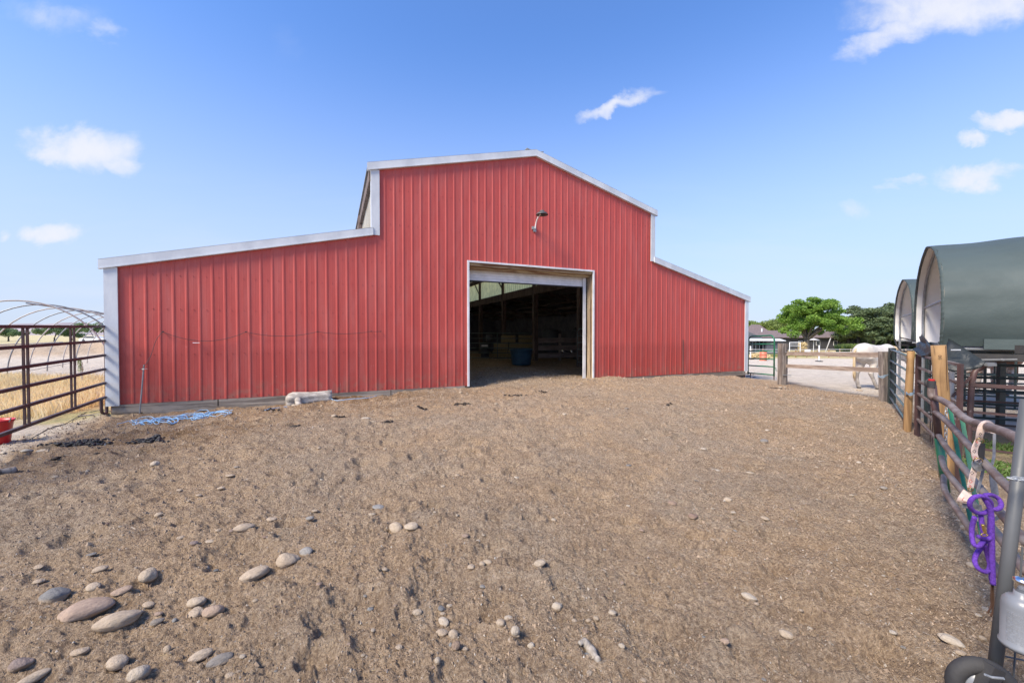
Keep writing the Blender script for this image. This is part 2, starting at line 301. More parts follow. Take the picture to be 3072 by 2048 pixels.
# ground
def ground_mat():
    m, t, b = new_mat('ground_dirt'); tc = t.node('ShaderNodeTexCoord').outputs['Object']
    at = t.node('ShaderNodeVertexColor'); at.layer_name = 'zone'; sp_ = t.node('ShaderNodeSeparateColor'); t.l.new(at.outputs[0], sp_.inputs[0])
    big = t.noise(tc, .55, 5, .6).outputs[0]; mid = t.noise(tc, 5, 7, .68).outputs[0]; fine = t.noise(tc, 55, 6, .72).outputs[0]; gr = t.noise(tc, 160, 3, .6).outputs[0]
    c = t.mix(t.ramp(big, .38, .62), (.385, .285, .185), (.33, .268, .198)); med = t.noise(tc, 1.5, 6, .65).outputs[0]
    c = t.mix(t.math('MULTIPLY', t.ramp(med, .55, .72), .5), c, (.23, .165, .108)); c = t.mix(t.math('MULTIPLY', t.ramp(t.noise(tc, .9, 5, .6, 1).outputs[0], .55, .7), .45), c, (.36, .325, .265))
    c = t.mix(t.math('MULTIPLY', t.ramp(mid, .40, .68), .55), c, (.22, .155, .098))
    c = t.mix(t.math('MULTIPLY', t.ramp(mid, .40, .28), .5), c, (.46, .36, .26))
    c = t.mix(t.math('MULTIPLY', t.ramp(fine, .46, .60), .7), c, (.165, .118, .078))
    c = t.mix(t.math('MULTIPLY', t.ramp(fine, .47, .34), .5), c, (.54, .43, .30))
    c = t.mix(t.math('MULTIPLY', t.ramp(gr, .62, .72), .6), c, (.56, .50, .42))
    f2 = t.noise(tc, 20, 5, .75).outputs[0]; patch = t.ramp(t.noise(tc, 1.9, 4, .6, .5).outputs[0], .42, .6); c = t.mix(t.math('MULTIPLY', t.ramp(f2, .54, .64), t.math('MULTIPLY_ADD', patch, .65, .12)), c, (.15, .108, .074)); c = t.mix(t.math('MULTIPLY', t.ramp(f2, .44, .34), .35), c, (.54, .45, .345))
    c = t.mix(1.0, c, (1.24, 1.20, 1.18), 'MULTIPLY')
    damp = t.mix(t.ramp(fine, .38, .62), (.25, .155, .08), (.11, .065, .035))
    c = t.mix(t.math('MULTIPLY', sp_.outputs[2], t.ramp(t.noise(tc, 2.3, 5, .65).outputs[0], .34, .58)), c, damp)
    sand = t.mix(t.ramp(t.noise(tc, 2.5, 7, .7).outputs[0], .35, .65), (.66, .58, .48), (.52, .45, .36))
    sand = t.mix(t.math('MULTIPLY', t.ramp(t.noise(tc, 7, 5, .7).outputs[0], .62, .72), .6), sand, (.2, .15, .11))
    c = t.mix(sp_.outputs[0], c, sand)
    gs = t.mix(t.ramp(t.noise(tc, 1.1, 6, .7).outputs[0], .4, .62), (.58, .47, .25), (.38, .36, .18))
    c = t.mix(sp_.outputs[1], c, gs)
    t.l.new(c, b.inputs['Base Color']); b.inputs['Roughness'].default_value = .95; b.inputs['Specular IOR Level'].default_value = .15
    h = t.math('ADD', t.math('MULTIPLY', mid, .5), t.math('ADD', t.math('MULTIPLY', fine, .45), t.math('MULTIPLY', gr, .12)))
    setbump(t, b, h, .10); return m
M['ground'] = ground_mat()

# ---------------------------------------------------------------- mesh helpers
TF = {}
class G:
    def __init__(s): s.v = []; s.f = []
    def add(s, vs, fs):
        o = len(s.v); s.v += [tuple(v) for v in vs]; s.f += [tuple(i+o for i in f) for f in fs]; return s
    def box(s, c, sz, R=None):
        x, y, z = (k/2 for k in sz); vs = [Vector((a, b, d)) for a in (-x, x) for b in (-y, y) for d in (-z, z)]
        if R is not None: vs = [R @ v for v in vs]
        c = Vector(c); return s.add([v+c for v in vs], [(0,1,3,2),(4,6,7,5),(0,4,5,1),(2,3,7,6),(0,2,6,4),(1,5,7,3)])
    def bb(s, a, b):
        return s.box([(a[i]+b[i])/2 for i in range(3)], [abs(b[i]-a[i]) for i in range(3)])
    def bar(s, p, q, wd, ht, up=(0, 0, 1)):
        p = Vector(p); q = Vector(q); d = (q-p).normalized(); up = Vector(up)
        if abs(d.dot(up)) > .98: up = Vector((0, 1, 0))
        a = d.cross(up).normalized(); b = a.cross(d)
        vs = [e+a*i*wd/2+b*j*ht/2 for e in (p, q) for i, j in ((-1,-1),(1,-1),(1,1),(-1,1))]
        return s.add(vs, [(3,2,1,0),(4,5,6,7),(0,1,5,4),(1,2,6,5),(2,3,7,6),(3,0,4,7)])
    def tube(s, pts, r, n=8, close=False):
        pts = [Vector(p) for p in pts]; k = len(pts); vs = []; fs = []; a = None
        for i, p in enumerate(pts):
            if close: d = (pts[(i+1) % k]-pts[i-1]).normalized()
            else: d = (pts[min(i+1, k-1)]-pts[max(i-1, 0)]).normalized()
            if a is None: a = d.orthogonal().normalized()
            else: a = (a-d*a.dot(d)).normalized()
            b = d.cross(a); rr = r[i] if isinstance(r, (list, tuple)) else r
            vs += [p+(a*math.cos(t*2*math.pi/n)+b*math.sin(t*2*math.pi/n))*rr for t in range(n)]
        for i in range(k if close else k-1):
            j = (i+1) % k
            for t in range(n):
                u = (t+1) % n; fs.append((i*n+t, i*n+u, j*n+u, j*n+t))
        if not close: fs += [tuple(range(n-1, -1, -1)), tuple((k-1)*n+t for t in range(n))]
        return s.add(vs, fs)
    def loft(s, rings, n=12):
        # rings: (center, axis_dir, half_width, half_height) width axis horizontal
        vs = []; fs = []; k = len(rings)
        for (c, d, a, b) in rings:
            c = Vector(c); d = Vector(d).normalized(); up = Vector((0, 0, 1)) if abs(d.z) < .9 else Vector((1, 0, 0))
            sx = d.cross(up).normalized(); uy = sx.cross(d).normalized()
            vs += [c+sx*math.cos(t*2*math.pi/n)*a+uy*math.sin(t*2*math.pi/n)*b for t in range(n)]
        for i in range(k-1):
            for t in range(n):
                u = (t+1) % n; fs.append((i*n+t, i*n+u, (i+1)*n+u, (i+1)*n+t))
        fs += [tuple(range(n-1, -1, -1)), tuple((k-1)*n+t for t in range(n))]
        return s.add(vs, fs)
    def lathe(s, prof, c, n=24, cap=True):
        vs = []; fs = []; c = Vector(c)
        for (r, z) in prof: vs += [c+Vector((r*math.cos(t*2*math.pi/n), r*math.sin(t*2*math.pi/n), z)) for t in range(n)]
        for i in range(len(prof)-1):
            for t in range(n):
                u = (t+1) % n; fs.append((i*n+t, i*n+u, (i+1)*n+u, (i+1)*n+t))
        if cap: fs += [tuple(range(n-1, -1, -1)), tuple((len(prof)-1)*n+t for t in range(n))]
        return s.add(vs, fs)
    def ribbon(s, pts, wd, th=.003, nrm=(0, -1, 0)):
        pts = [Vector(p) for p in pts]; nn = Vector(nrm); vs = []; fs = []; k = len(pts)
        for i, p in enumerate(pts):
            d = (pts[min(i+1, k-1)]-pts[max(i-1, 0)]).normalized(); a = d.cross(nn).normalized(); b = a.cross(d)
            vs += [p+a*wd/2+b*th/2, p-a*wd/2+b*th/2, p-a*wd/2-b*th/2, p+a*wd/2-b*th/2]
        for i in range(k-1):
            for t in range(4): u = (t+1) % 4; fs.append((i*4+t, i*4+u, i*4+4+u, i*4+4+t))
        fs += [(3, 2, 1, 0), tuple((k-1)*4+t for t in range(4))]
        return s.add(vs, fs)
    def slab(s, prof, thick_vec):
        # closed polygon extruded
        k = len(prof); tv = Vector(thick_vec); vs = [Vector(p) for p in prof]+[Vector(p)+tv for p in prof]
        fs = [tuple(range(k-1, -1, -1)), tuple(range(k, 2*k))]+[(i, (i+1) % k, (i+1) % k+k, i+k) for i in range(k)]
        return s.add(vs, fs)
def tag(o, label=None, cat=None, group=None, kind=None):
    if label: o['label'] = label
    if cat: o['category'] = cat
    if group: o['group'] = group
    if kind: o['kind'] = kind
    return o
def thing(name, label, cat, loc, group=None, rz=0):
    o = bpy.data.objects.new(name, None); o.empty_display_size = .1; COL.objects.link(o)
    o.location = loc; o.rotation_euler = (0, 0, rz); TF[o] = Matrix.Translation(Vector(loc)) @ Matrix.Rotation(rz, 4, 'Z')
    return tag(o, label, cat, group)
def obj(name, g, m, parent=None, smooth=False, local=False, label=None):
    vs = np.array([tuple(v) for v in g.v], float)
    T = Matrix.Identity(4)
    if parent is not None:
        if not local:
            Mi = np.array(TF[parent].inverted()); vs = vs @ Mi[:3, :3].T+Mi[:3, 3]
    else:
        c = np.array([(vs[:, 0].min()+vs[:, 0].max())/2, (vs[:, 1].min()+vs[:, 1].max())/2, vs[:, 2].min()]); vs = vs-c
    me = bpy.data.meshes.new(name); me.from_pydata(vs.tolist(), [], g.f); me.materials.append(m)
    if smooth: me.polygons.foreach_set('use_smooth', [True]*len(me.polygons))
    me.update()
    o = bpy.data.objects.new(name, me); COL.objects.link(o)
    if parent is not None:
        o.parent = parent; TF[o] = TF[parent]
    else: o.location = c; TF[o] = Matrix.Translation(Vector(c))
    if label: o['label'] = label
    return o
def single(name, g, m, label, cat, group=None, smooth=False): return tag(obj(name, g, m, None, smooth), label, cat, group)
def npmesh(name, V, Fq, m, smooth=False):
    me = bpy.data.meshes.new(name); n = len(Fq); k = Fq.shape[1]
    me.vertices.add(len(V)); me.vertices.foreach_set('co', np.ascontiguousarray(V, dtype=np.float32).ravel())
    me.loops.add(n*k); me.loops.foreach_set('vertex_index', np.ascontiguousarray(Fq, dtype=np.int32).ravel())
    me.polygons.add(n); me.polygons.foreach_set('loop_start', np.arange(0, n*k, k, dtype=np.int32))
    me.polygons.foreach_set('use_smooth', np.full(n, smooth)); me.update(calc_edges=True); me.materials.append(m)
    o = bpy.data.objects.new(name, me); COL.objects.link(o); return o
def arc(p, q, sag, n=8):
    p = Vector(p); q = Vector(q); return [p.lerp(q, i/n)-Vector((0, 0, 4*sag*(i/n)*(1-i/n))) for i in range(n+1)]
def smoothpts(pts, n=6):
    pts = [Vector(p) for p in pts]; out = []
    for i in range(len(pts)-1):
        p0 = pts[max(i-1, 0)]; p1 = pts[i]; p2 = pts[i+1]; p3 = pts[min(i+2, len(pts)-1)]
        for j in range(n):
            t = j/n; out.append(.5*((2*p1)+(p2-p0)*t+(2*p0-5*p1+4*p2-p3)*t*t+(3*p1-p0-3*p2+p3)*t**3))
    return out+[pts[-1]]

# ---------------------------------------------------------------- ground sheet
def build_ground():
    ang = np.concatenate([np.linspace(-180, -66, 20)[:-1], np.linspace(-66, 66, 980), np.linspace(66, 180, 20)[1:-1]])
    r = [.25, .6]; x = 1.0
    while x < 9000:
        r.append(x); x *= 1.0055 if x < 13 else (1.013 if x < 90 else 1.06)
    r = np.array(r); A = np.radians(ang); RR, AA = np.meshgrid(r, A, indexing='ij')
    X = RR*np.sin(AA); Y = RR*np.cos(AA); Z = gz(X, Y)
    nr, na = X.shape; V = np.stack([X, Y, Z], -1).reshape(-1, 3)
    i = np.arange(nr-1)[:, None]; j = np.arange(na)[None, :]; j2 = (j+1) % na
    Fq = np.stack([i*na+j, (i+1)*na+j, (i+1)*na+j2, i*na+j2+0*i], -1).reshape(-1, 4)[:, ::-1]
    o = npmesh('ground', V, Fq, M['ground'], True)
    ca = o.data.color_attributes.new('zone', 'FLOAT_COLOR', 'POINT')
    Xf, Yf = V[:, 0], V[:, 1]; n = .8*vn(Xf, Yf, .9, 31)+.4*vn(Xf, Yf, 3.5, 32)
    rt = sstep(-.15, .9, Xf-line_x(FENCE, Yf)+n*.9-.25); lf = sstep(-.5, .1, line_x(LEFTL, Yf)-Xf+n*.7)
    # the pens next to the fence stay dirt, the arena beyond is pale sand
    sand = rt*sstep(6.3, 8.2, Yf+.35*(Xf-7)+n)
    insideb = ((Xf-.7)*.9135+(Yf-12.0)*.4067); inv = (-(Xf-.7)*.4067+(Yf-12.0)*.9135)
    inb = (np.abs(insideb) < 9.7) & (inv > 0) & (inv < 27)
    sand = np.where(inb, 0, sand); left = np.where(inb, 0, lf)
    R = np.maximum(sand, left)
    far = sstep(52, 58, Yf)*(Xf > 0); R = R*(1-far)
    bermm = np.clip(berm(Xf, Yf)*2.5, 0, 1); R = R*(1-bermm*.8)
    Gc = far*.9
    yg = left*sstep(7.0, 8.2, Yf+.12*(Xf+10)+n*1.2)*sstep(17.5, 14.5, Yf+n*3); Gc = np.maximum(Gc, yg)
    Gc = np.maximum(Gc, sstep(38, 42, Yf)*(Xf < -5)*.85)
    pen = rt*sstep(7.0, 6.0, Yf)*sstep(5.0, 5.8, Yf+n)*.55; Gc = np.maximum(Gc, pen)
    d = np.clip(1-np.abs(insideb+5.0)/5.5, 0, 1)*np.clip(1+(inv+.2)/3.2, 0, 1)*(inv < .2); d = np.maximum(d, .8*np.exp(-((Xf+5.4)**2+(Yf-6.4)**2)/2.2))
    d = np.maximum(d, .7*np.exp(-((Xf-10.3)**2+(Yf-13.3)**2)/.7))
    col = np.stack([R, Gc, np.clip(d, 0, 1), np.ones_like(R)], -1).astype(np.float32); ca.data.foreach_set('color', col.ravel())
    tag(o, kind='structure')
build_ground()

def in_yard(X, Y, m=.25):
    b = -(X-.7)*.4067+(Y-12.0)*.9135; u = (X-.7)*.9135+(Y-12.0)*.4067
    ok = (X < line_x(FENCE, Y)+.5) & (X > line_x(LEFTL, Y)-.4) & ((b < -m) | ((np.abs(u) < 2.0) & (b < 7)))
    return ok
def scatter(name, N, m, smin, k, label, flat=True, lmul=(1, 2.6), rmin=1.4, rmax=17, dens=None, seed=1):
    r_ = np.random.default_rng(seed); r = np.exp(r_.uniform(math.log(rmin), math.log(rmax), N)); a = np.radians(r_.uniform(-58, 58, N))
    X = r*np.sin(a); Y = r*np.cos(a); ok = in_yard(X, Y)
    if dens is not None: ok &= r_.random(N) < dens(X, Y)
    X, Y, r = X[ok], Y[ok], r[ok]; n = len(X); Z = gz(X, Y)
    s = np.maximum(smin, r*k)*r_.uniform(.45, 1.25, n)*np.where(r_.random(n) < .08, 1.7, 1); L = s*r_.uniform(*lmul, n); th = r_.uniform(0, 2*math.pi, n)
    dx, dy = np.cos(th), np.sin(th); tilt = r_.uniform(-.35, .35, n)
    c = np.stack([X, Y, Z], -1)
    ax = np.stack([dx, dy, tilt], -1)*L[:, None]*.5; bx = np.stack([-dy, dx, r_.uniform(-.5, .5, n)], -1)*s[:, None]*.5*(.35 if flat else .8)
    up = np.stack([0*s, 0*s, s*(.25 if flat else .55)], -1)
    if flat:
        c = c+up*.6; V = np.stack([c-ax-bx*.4, c+ax*.9-bx, c+ax+bx*.5, c-ax*.8+bx], 1); Fb = np.array([[0, 1, 2, 3]])
    else:
        V = np.stack([c-ax-up*.4, c+bx-up*.4, c+ax-up*.4, c-bx-up*.4, c+up], 1); Fb = np.array([[0, 1, 4], [1, 2, 4], [2, 3, 4], [3, 0, 4]])
    nv = V.shape[1]; Fq = (np.arange(n)[:, None, None]*nv+Fb[None]).reshape(-1, Fb.shape[1])
    o = npmesh(name, V.reshape(-1, 3), Fq, m); tag(o, label, name.replace('_', ' '), kind='stuff'); return o
scatter('dirt_clods', 16000, M['crumbs'], .014, .0046, 'lumpy dirt clods strewn over the yard', False, (.8, 1.5), rmax=15, seed=7)
scatter('dirt_crumbs', 120000, M['crumbs'], .006, .0022, 'loose brown dirt crumbs covering the yard', False, (.8, 1.5), seed=2)
cd = lambda X, Y: np.clip(.12+1.2*np.exp(-((X-3)**2+(Y-7.5)**2)/14)+.6*vn(X, Y, 1.2, 41)+.8*(vn(X, Y, 4, 42) > .1)+.5*(X > 2.0), .05, 1)
scatter('wood_chips', 80000, M['chips'], .005, .0021, 'pale wood chips and shavings scattered over the yard dirt', True, (1.2, 3.2), dens=cd, seed=3)
scatter('dry_straw', 4200, M['straw'], .0035, .0009, 'thin dry straw bits lying on the yard dirt', True, (7, 20), dens=cd, seed=4)
scatter('gravel', 5200, M['gravel'], .011, .0022, 'small pale gravel mixed into the yard dirt', False, (.8, 1.4), seed=5)

# ---------------------------------------------------------------- barn (local: x along front, y inward, z up)
ANG = math.radians(24.0); BO = Vector((.696, 12.01, 0)); BT = Matrix.Translation(BO) @ Matrix.Rotation(ANG, 4, 'Z')
def b2w(u, v, z): return BT @ Vector((u, v, z))
def face_uv(x, y):
    r = (x-1536)/F/pix_dir(x, y).y*1.0; r = pix_dir(x, y).x/pix_dir(x, y).y
    c, s = math.cos(ANG), math.sin(ANG); u = (r*BO.y-BO.x)/(c-r*s); Y = BO.y+u*s; d = pix_dir(x, y)
    return u, CZ+d.z/d.y*Y
UL, UR, UC, LEN = -9.74, 9.52, 4.63, 27.0
EZ, PZ, WZ, WE = 5.70, 6.88, 4.06, 2.88   # centre eave, peak, wing top at centre wall, wing eave
DL, DR, DH = -2.135, 2.128, 3.46
def top(u):
    a = abs(u)
    if a <= UC: return PZ-(PZ-EZ)*a/UC
    return WZ-(WZ-WE)*(a-UC)/(UR-UC)
barn = thing('barn', 'large red metal barn with stepped gable roof, white trim and open doorway', 'barn', BO, rz=ANG)
def B(name, g, m, label=None, smooth=False, parent=None): return obj(name, g, m, parent or barn, smooth, True, label)
def ribbed(cols_a, cols_b, topf, botf, axis, off, rows=14, dent=.0, pitch=.2286, ph=-9.36, out=-1):
    # sheet following ribs; axis 'u' -> (u, off, z); axis 'v' -> (off, v, z)
    ks = []; k = math.ceil((cols_a-ph)/pitch)-1
    while ph+k*pitch < cols_b+pitch:
        c = ph+k*pitch
        for (dx, h) in ((-.034, 0), (-.012, .0105), (.012, .0105), (.034, 0), (.105, .0), (.112, .0015), (.119, 0)):
            if cols_a <= c+dx <= cols_b: ks.append((c+dx, h))
        k += 1
    ks = [(cols_a, 0)]+ks+[(cols_b, 0)]; g = G(); vs = []
    for (c, h) in ks:
        zb, zt = botf(c), topf(c)
        for i in range(rows+1):
            z = zb+(zt-zb)*(i/rows)**1.3
            dn = dent*(math.sin(c*2.1+z*1.7)*.5+math.sin(c*5.3+2*z+1)*.35)*max(0, 1-z/1.6)+.003*math.sin(c*3+z*2.3)
            if dent and z < .7: dn += .012*math.exp(-((c+2.6)**2+(z-.5)**2)/.05)+.010*math.exp(-((c-6.2)**2+(z-.2)**2)/.04)
            o_ = off+out*(h+dn)
            vs.append((c, o_, z) if axis == 'u' else (o_, c, z))
    R = rows+1; fs = [(i*R+j, (i+1)*R+j, (i+1)*R+j+1, i*R+j+1) for i in range(len(ks)-1) for j in range(rows)]
    g.add(vs, fs); return g
g = G()
for a, b in ((UL, -UC), (-UC, DL)): gg = ribbed(a+.0, b, (lambda u: top(min(u, -UC-1e-6)) if b == -UC else top(max(u, -UC+1e-6))), lambda u: 0, 'u', 0, 22, .012); g.add(gg.v, gg.f)
gg = ribbed(DL, DR, lambda u: top(u), lambda u: DH, 'u', 0, 10); g.add(gg.v, gg.f)
gg = ribbed(DR, UC, lambda u: top(min(u, UC-1e-6)), lambda u: 0, 'u', 0, 22, .012); g.add(gg.v, gg.f)
gg = ribbed(UC, UR, lambda u: top(max(u, UC+1e-6)), lambda u: 0, 'u', 0, 22, .012); g.add(gg.v, gg.f)
for i in range(83):
    u = -9.36+.1143+i*.2286
    for z in (.06, 1.02, 1.98, 2.7, 3.3, 4.3, 5.2):
        if z < top(u)-.25 and not (DL-.1 < u < DR+.1 and z < DH+.1): g.box((u, -.006, z), (.014, .012, .014))
B('front_siding', g, M['red'])
# side and back walls, clerestory
g = ribbed(.02, LEN, lambda v: WE+.05, lambda v: -.5, 'v', UL+.03, 3, out=-1); gg = ribbed(.02, LEN, lambda v: WE+.05, lambda v: -.5, 'v', UR-.03, 3, out=1); g.add(gg.v, gg.f)
B('side_siding', g, M['red'])
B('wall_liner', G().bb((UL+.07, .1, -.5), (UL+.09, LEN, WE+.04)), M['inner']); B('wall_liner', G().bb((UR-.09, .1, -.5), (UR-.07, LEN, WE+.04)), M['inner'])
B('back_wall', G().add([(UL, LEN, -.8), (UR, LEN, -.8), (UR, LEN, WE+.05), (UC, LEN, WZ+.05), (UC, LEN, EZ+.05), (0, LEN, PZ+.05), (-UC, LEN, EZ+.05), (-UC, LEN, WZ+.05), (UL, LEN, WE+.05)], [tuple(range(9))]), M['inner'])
for s in (-1, 1):
    B('clerestory_wall', ribbed(.02, LEN, lambda v: EZ-.02, lambda v: WZ-.02, 'v', s*(UC-.02), 3, out=s), M['skylight'] if s > 0 else M['skywall'])
# roofs
def roof(u0, z0, u1, z1, over0, over1):
    g = G(); s = (z1-z0)/(u1-u0); a = u0-over0; b = u1+over1; y0, y1 = -.06, LEN+.1; vs = []; n = int((y1-y0)/.2286)
    prof = []
    for k in range(n):
        c = y0+.1+k*.2286
        prof += [(c-.036, 0), (c-.014, .018), (c+.014, .018), (c+.036, 0)]
    prof = [(y0, 0)]+prof+[(y1, 0)]
    for (y, h) in prof: vs += [(a, y, z0+(a-u0)*s+h+.05), (b, y, z0+(b-u0)*s+h+.05), (b, y, z0+(b-u0)*s+.02), (a, y, z0+(a-u0)*s+.02)]
    fs = []
    for i in range(len(prof)-1):
        fs += [(i*4+t, i*4+(t+1) % 4, i*4+4+(t+1) % 4, i*4+4+t) for t in range(4)]
    fs += [(3, 2, 1, 0), tuple(len(vs)-4+t for t in range(4))]
    return g.add(vs, fs)
B('roof', roof(-UC, EZ+.02, 0, PZ+.02, .12, 0), M['roof']); B('roof', roof(0, PZ+.02, UC, EZ+.02, 0, .12), M['roof'])
B('roof', roof(UL, WE+.02, -UC, WZ+.02, .08, -.03), M['roof']); B('roof', roof(UC, WZ+.02, UR, WE+.02, -.03, .1), M['roof'])
B('ridge_cap', G().bar((-.14, -.02, PZ+.06), (-.14, LEN, PZ+.06), .3, .012, (.24, 0, 1)).bar((.14, -.02, PZ+.06), (.14, LEN, PZ+.06), .3, .012, (-.24, 0, 1)), M['roof'])
# rake trims, corner trims
TW = .185
def rake(u0, z0, u1, z1, e0=0, e1=0):
    s = (z1-z0)/(u1-u0); a, b = u0+e0, u1+e1; za, zb = z0+e0*s+.085, z1+e1*s+.085
    g = G().slab([(a, -.075, za-TW), (b, -.075, zb-TW), (b, -.075, zb), (a, -.075, za)], (0, .03, 0))
    g.slab([(a, -.088, za-TW-.012), (b, -.088, zb-TW-.012), (b, -.088, zb-TW+.012), (a, -.088, za-TW+.012)], (0, .088, 0))
    g.slab([(a, -.075, za), (b, -.075, zb), (b, .12, zb+.012), (a, .12, za+.012)], (0, 0, -.011)); return g
B('rake_trim', rake(-UC, EZ, 0, PZ, -.13, 0), M['white']); B('rake_trim', rake(0, PZ, UC, EZ, 0, .13), M['white'])
B('rake_trim', rake(UL, WE, -UC, WZ, -.10, 0), M['white']); B('rake_trim', rake(UC, WZ, UR, WE, 0, .12), M['white'])
def ctrim(u0, u1, z0, z1, side):
    g = G().bb((u0, -.05, z0), (u1, -.024, z1)); e = u0 if side < 0 else u1
    g.bb((e-.012*(side < 0), -.05, z0), (e+.012*(side > 0), .16, z1)); return g
B('corner_trim', ctrim(UL-.02, UL+.18, -.02, WE-.08, -1), M['white']); B('corner_trim', ctrim(UR-.16, UR+.02, -.02, WE-.09, 1), M['white'])
B('corner_trim', ctrim(-UC-.03, -UC+.16, WZ-.10, EZ-.09, -1), M['white']); B('corner_trim', ctrim(UC-.14, UC+.03, WZ-.08, EZ-.09, 1), M['white'])
# base boards
g = G(); us = [UL+.04, -7.9, -6.0, -4.2, DL-.06]
for a, b in zip(us[:-1], us[1:]):
    g.bar((a, .02, -.10), (b-.02, .02+random.uniform(-.01, .01), -.10), .06, .19+random.uniform(0, .01))
B('skirt_board', G().bb((UL+.02, .06, -.34), (DL-.05, .1, -.12)), M['base']); B('base_board', g, M['base']); g = G(); us = [DR+.06, 4.2, 6.3, 8.1, UR-.05]
for a, b in zip(us[:-1], us[1:]): g.bar((a, .02, -.09), (b-.015, .02, -.10), .06, .17)
B('skirt_board', G().bb((DR+.05, .06, -.45), (UR-.04, .1, -.12)), M['base']); B('base_board', g, M['base'])
# hanging loose lower plank left
B('loose_board', G().bar((-9.2, -.01, -.20), (-5.6, -.02, -.17), .04, .07), M['base']); B('loose_board', G().bar((-5.4, -.02, -.15), (-4.4, -.02, -.13), .06, .05), M['base'])
# door surround
g = G().bb((DL-.005, -.04, -.02), (DL+.05, .0, DH)).bb((DR-.04, -.04, -.03), (DR+.012, .0, DH)).bb((DL-.005, -.04, DH), (DR+.012, .0, DH+.05))
B('door_trim', g, M['white2'])
for ja, jb in (((DL-.12, .03, -.1), (DL+.025, .3, DH-.09)), ((DR-.01, .03, -.1), (DR+.14, .27, DH-.09)), ((DR-.055, .10, -.05), (DR-.012, .27, DH-.17))): B('door_jamb', G().bb(ja, jb), M['jamb'])
B('door_header', G().bb((DL-.1, .03, DH-.085), (DR+.1, .16, DH+.0)).bb((DL-.1, .165, DH-.16), (DR+.1, .30, DH+.0)), M['header'])
g = G()
for i in range(4): g.bb((DL+.03, .36+.004*i, DH-.44+i*.075), (DR-.12, .385, DH-.44+i*.075+.071))
B('overhead_door', g, M['white2']); B('door_seal', G().bb((DL+.03, .355, DH-.475), (DR-.12, .39, DH-.445)), M['black'])
B('door_track', G().bb((DR-.20, .29, -.03), (DR-.09, .315, DH-.15)), M['white2']); B('door_track', G().bb((DL+.0, .32, -.02), (DL+.03, .36, DH-.2)), M['white2'])
# interior frame
for s in (-1, 1):
    for v in (4.5, 8.95, 13.45, 18.0, 22.5):
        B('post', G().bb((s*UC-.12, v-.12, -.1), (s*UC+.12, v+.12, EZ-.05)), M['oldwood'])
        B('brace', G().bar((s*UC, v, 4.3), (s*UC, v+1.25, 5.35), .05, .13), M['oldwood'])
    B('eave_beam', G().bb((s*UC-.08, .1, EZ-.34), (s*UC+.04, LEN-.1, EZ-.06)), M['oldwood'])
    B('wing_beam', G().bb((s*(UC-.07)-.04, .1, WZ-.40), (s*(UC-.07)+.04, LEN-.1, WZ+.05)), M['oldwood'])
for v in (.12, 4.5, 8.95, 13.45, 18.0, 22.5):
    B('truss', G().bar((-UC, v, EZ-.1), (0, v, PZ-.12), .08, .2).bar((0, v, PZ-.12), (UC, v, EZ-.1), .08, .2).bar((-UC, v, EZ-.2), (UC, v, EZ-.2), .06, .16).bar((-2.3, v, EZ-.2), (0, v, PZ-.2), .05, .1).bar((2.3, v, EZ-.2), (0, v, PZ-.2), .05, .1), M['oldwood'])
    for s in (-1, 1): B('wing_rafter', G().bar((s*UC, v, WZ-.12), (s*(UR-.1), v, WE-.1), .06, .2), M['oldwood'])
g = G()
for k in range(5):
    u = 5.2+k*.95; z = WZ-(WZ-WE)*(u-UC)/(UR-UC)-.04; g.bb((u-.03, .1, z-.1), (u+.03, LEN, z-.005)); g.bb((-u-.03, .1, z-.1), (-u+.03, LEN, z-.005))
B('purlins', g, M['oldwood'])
B('front_girts', G().bb((UL+.1, .03, 1.0), (DL-.13, .07, 1.1)).bb((DR+.15, .03, 1.0), (UR-.1, .07, 1.1)).bb((-UC, .03, 4.2), (UC, .07, 4.3)), M['oldwood'])
g = G()
for z in (.12, .55, .98): g.bb((UC+.1, 8.98, z), (UR-.2, 9.02, z+.27))
for u in (6.3, 8.2): g.bb((u-.06, 9.03, -.1), (u+.06, 9.13, 1.5))
B('stall_planks', g, wood('stall_plank_wood', (.42, .35, .33), (.28, .23, .22), 'x', 3))
# seam split in the right wing
B('seam_flap', G().bb((6.05, -.03, .03), (6.065, -.012, 1.25)), M['oldwood'])

# barn light
def lamp():
    u, z = face_uv(1603, 688); p = b2w(u, -.03, z)
    t = thing('barn_light', 'grey gooseneck barn light with dish shade above the doorway', 'light', p)
    o = Vector((math.sin(ANG), -math.cos(ANG), 0))
    obj('wall_bracket', G().box(p-o*.01, (.09, .05, .16), Matrix.Rotation(ANG, 3, 'Z')).box(p-Vector((.07, .0, -.03)), (.05, .08, .09), Matrix.Rotation(ANG, 3, 'Z')), M['galv'], t)
    c = p+o*.46+Vector((0, 0, .30))
    obj('arm', G().tube(smoothpts([p+o*.03, p+o*.06+Vector((0, 0, .12)), p+o*.14+Vector((0, 0, .24)), p+o*.27+Vector((0, 0, .32)), c+Vector((0, 0, .05))-o*.05]), .019, 10), M['white2'], t, True)
    obj('lamp_shade', G().lathe([(.18, -.0), (.172, .02), (.13, .06), (.07, .085), (.068, .12), (.0, .122)], c, 28, False).lathe([(.176, .004), (.12, .05), (.0, .075)], c, 28, False), M['cap'], t, True)
    obj('bulb', G().lathe([(.0, -.005), (.03, .0), (.035, .03), (.02, .06)], c, 12), M['glass'], t, True)
lamp()
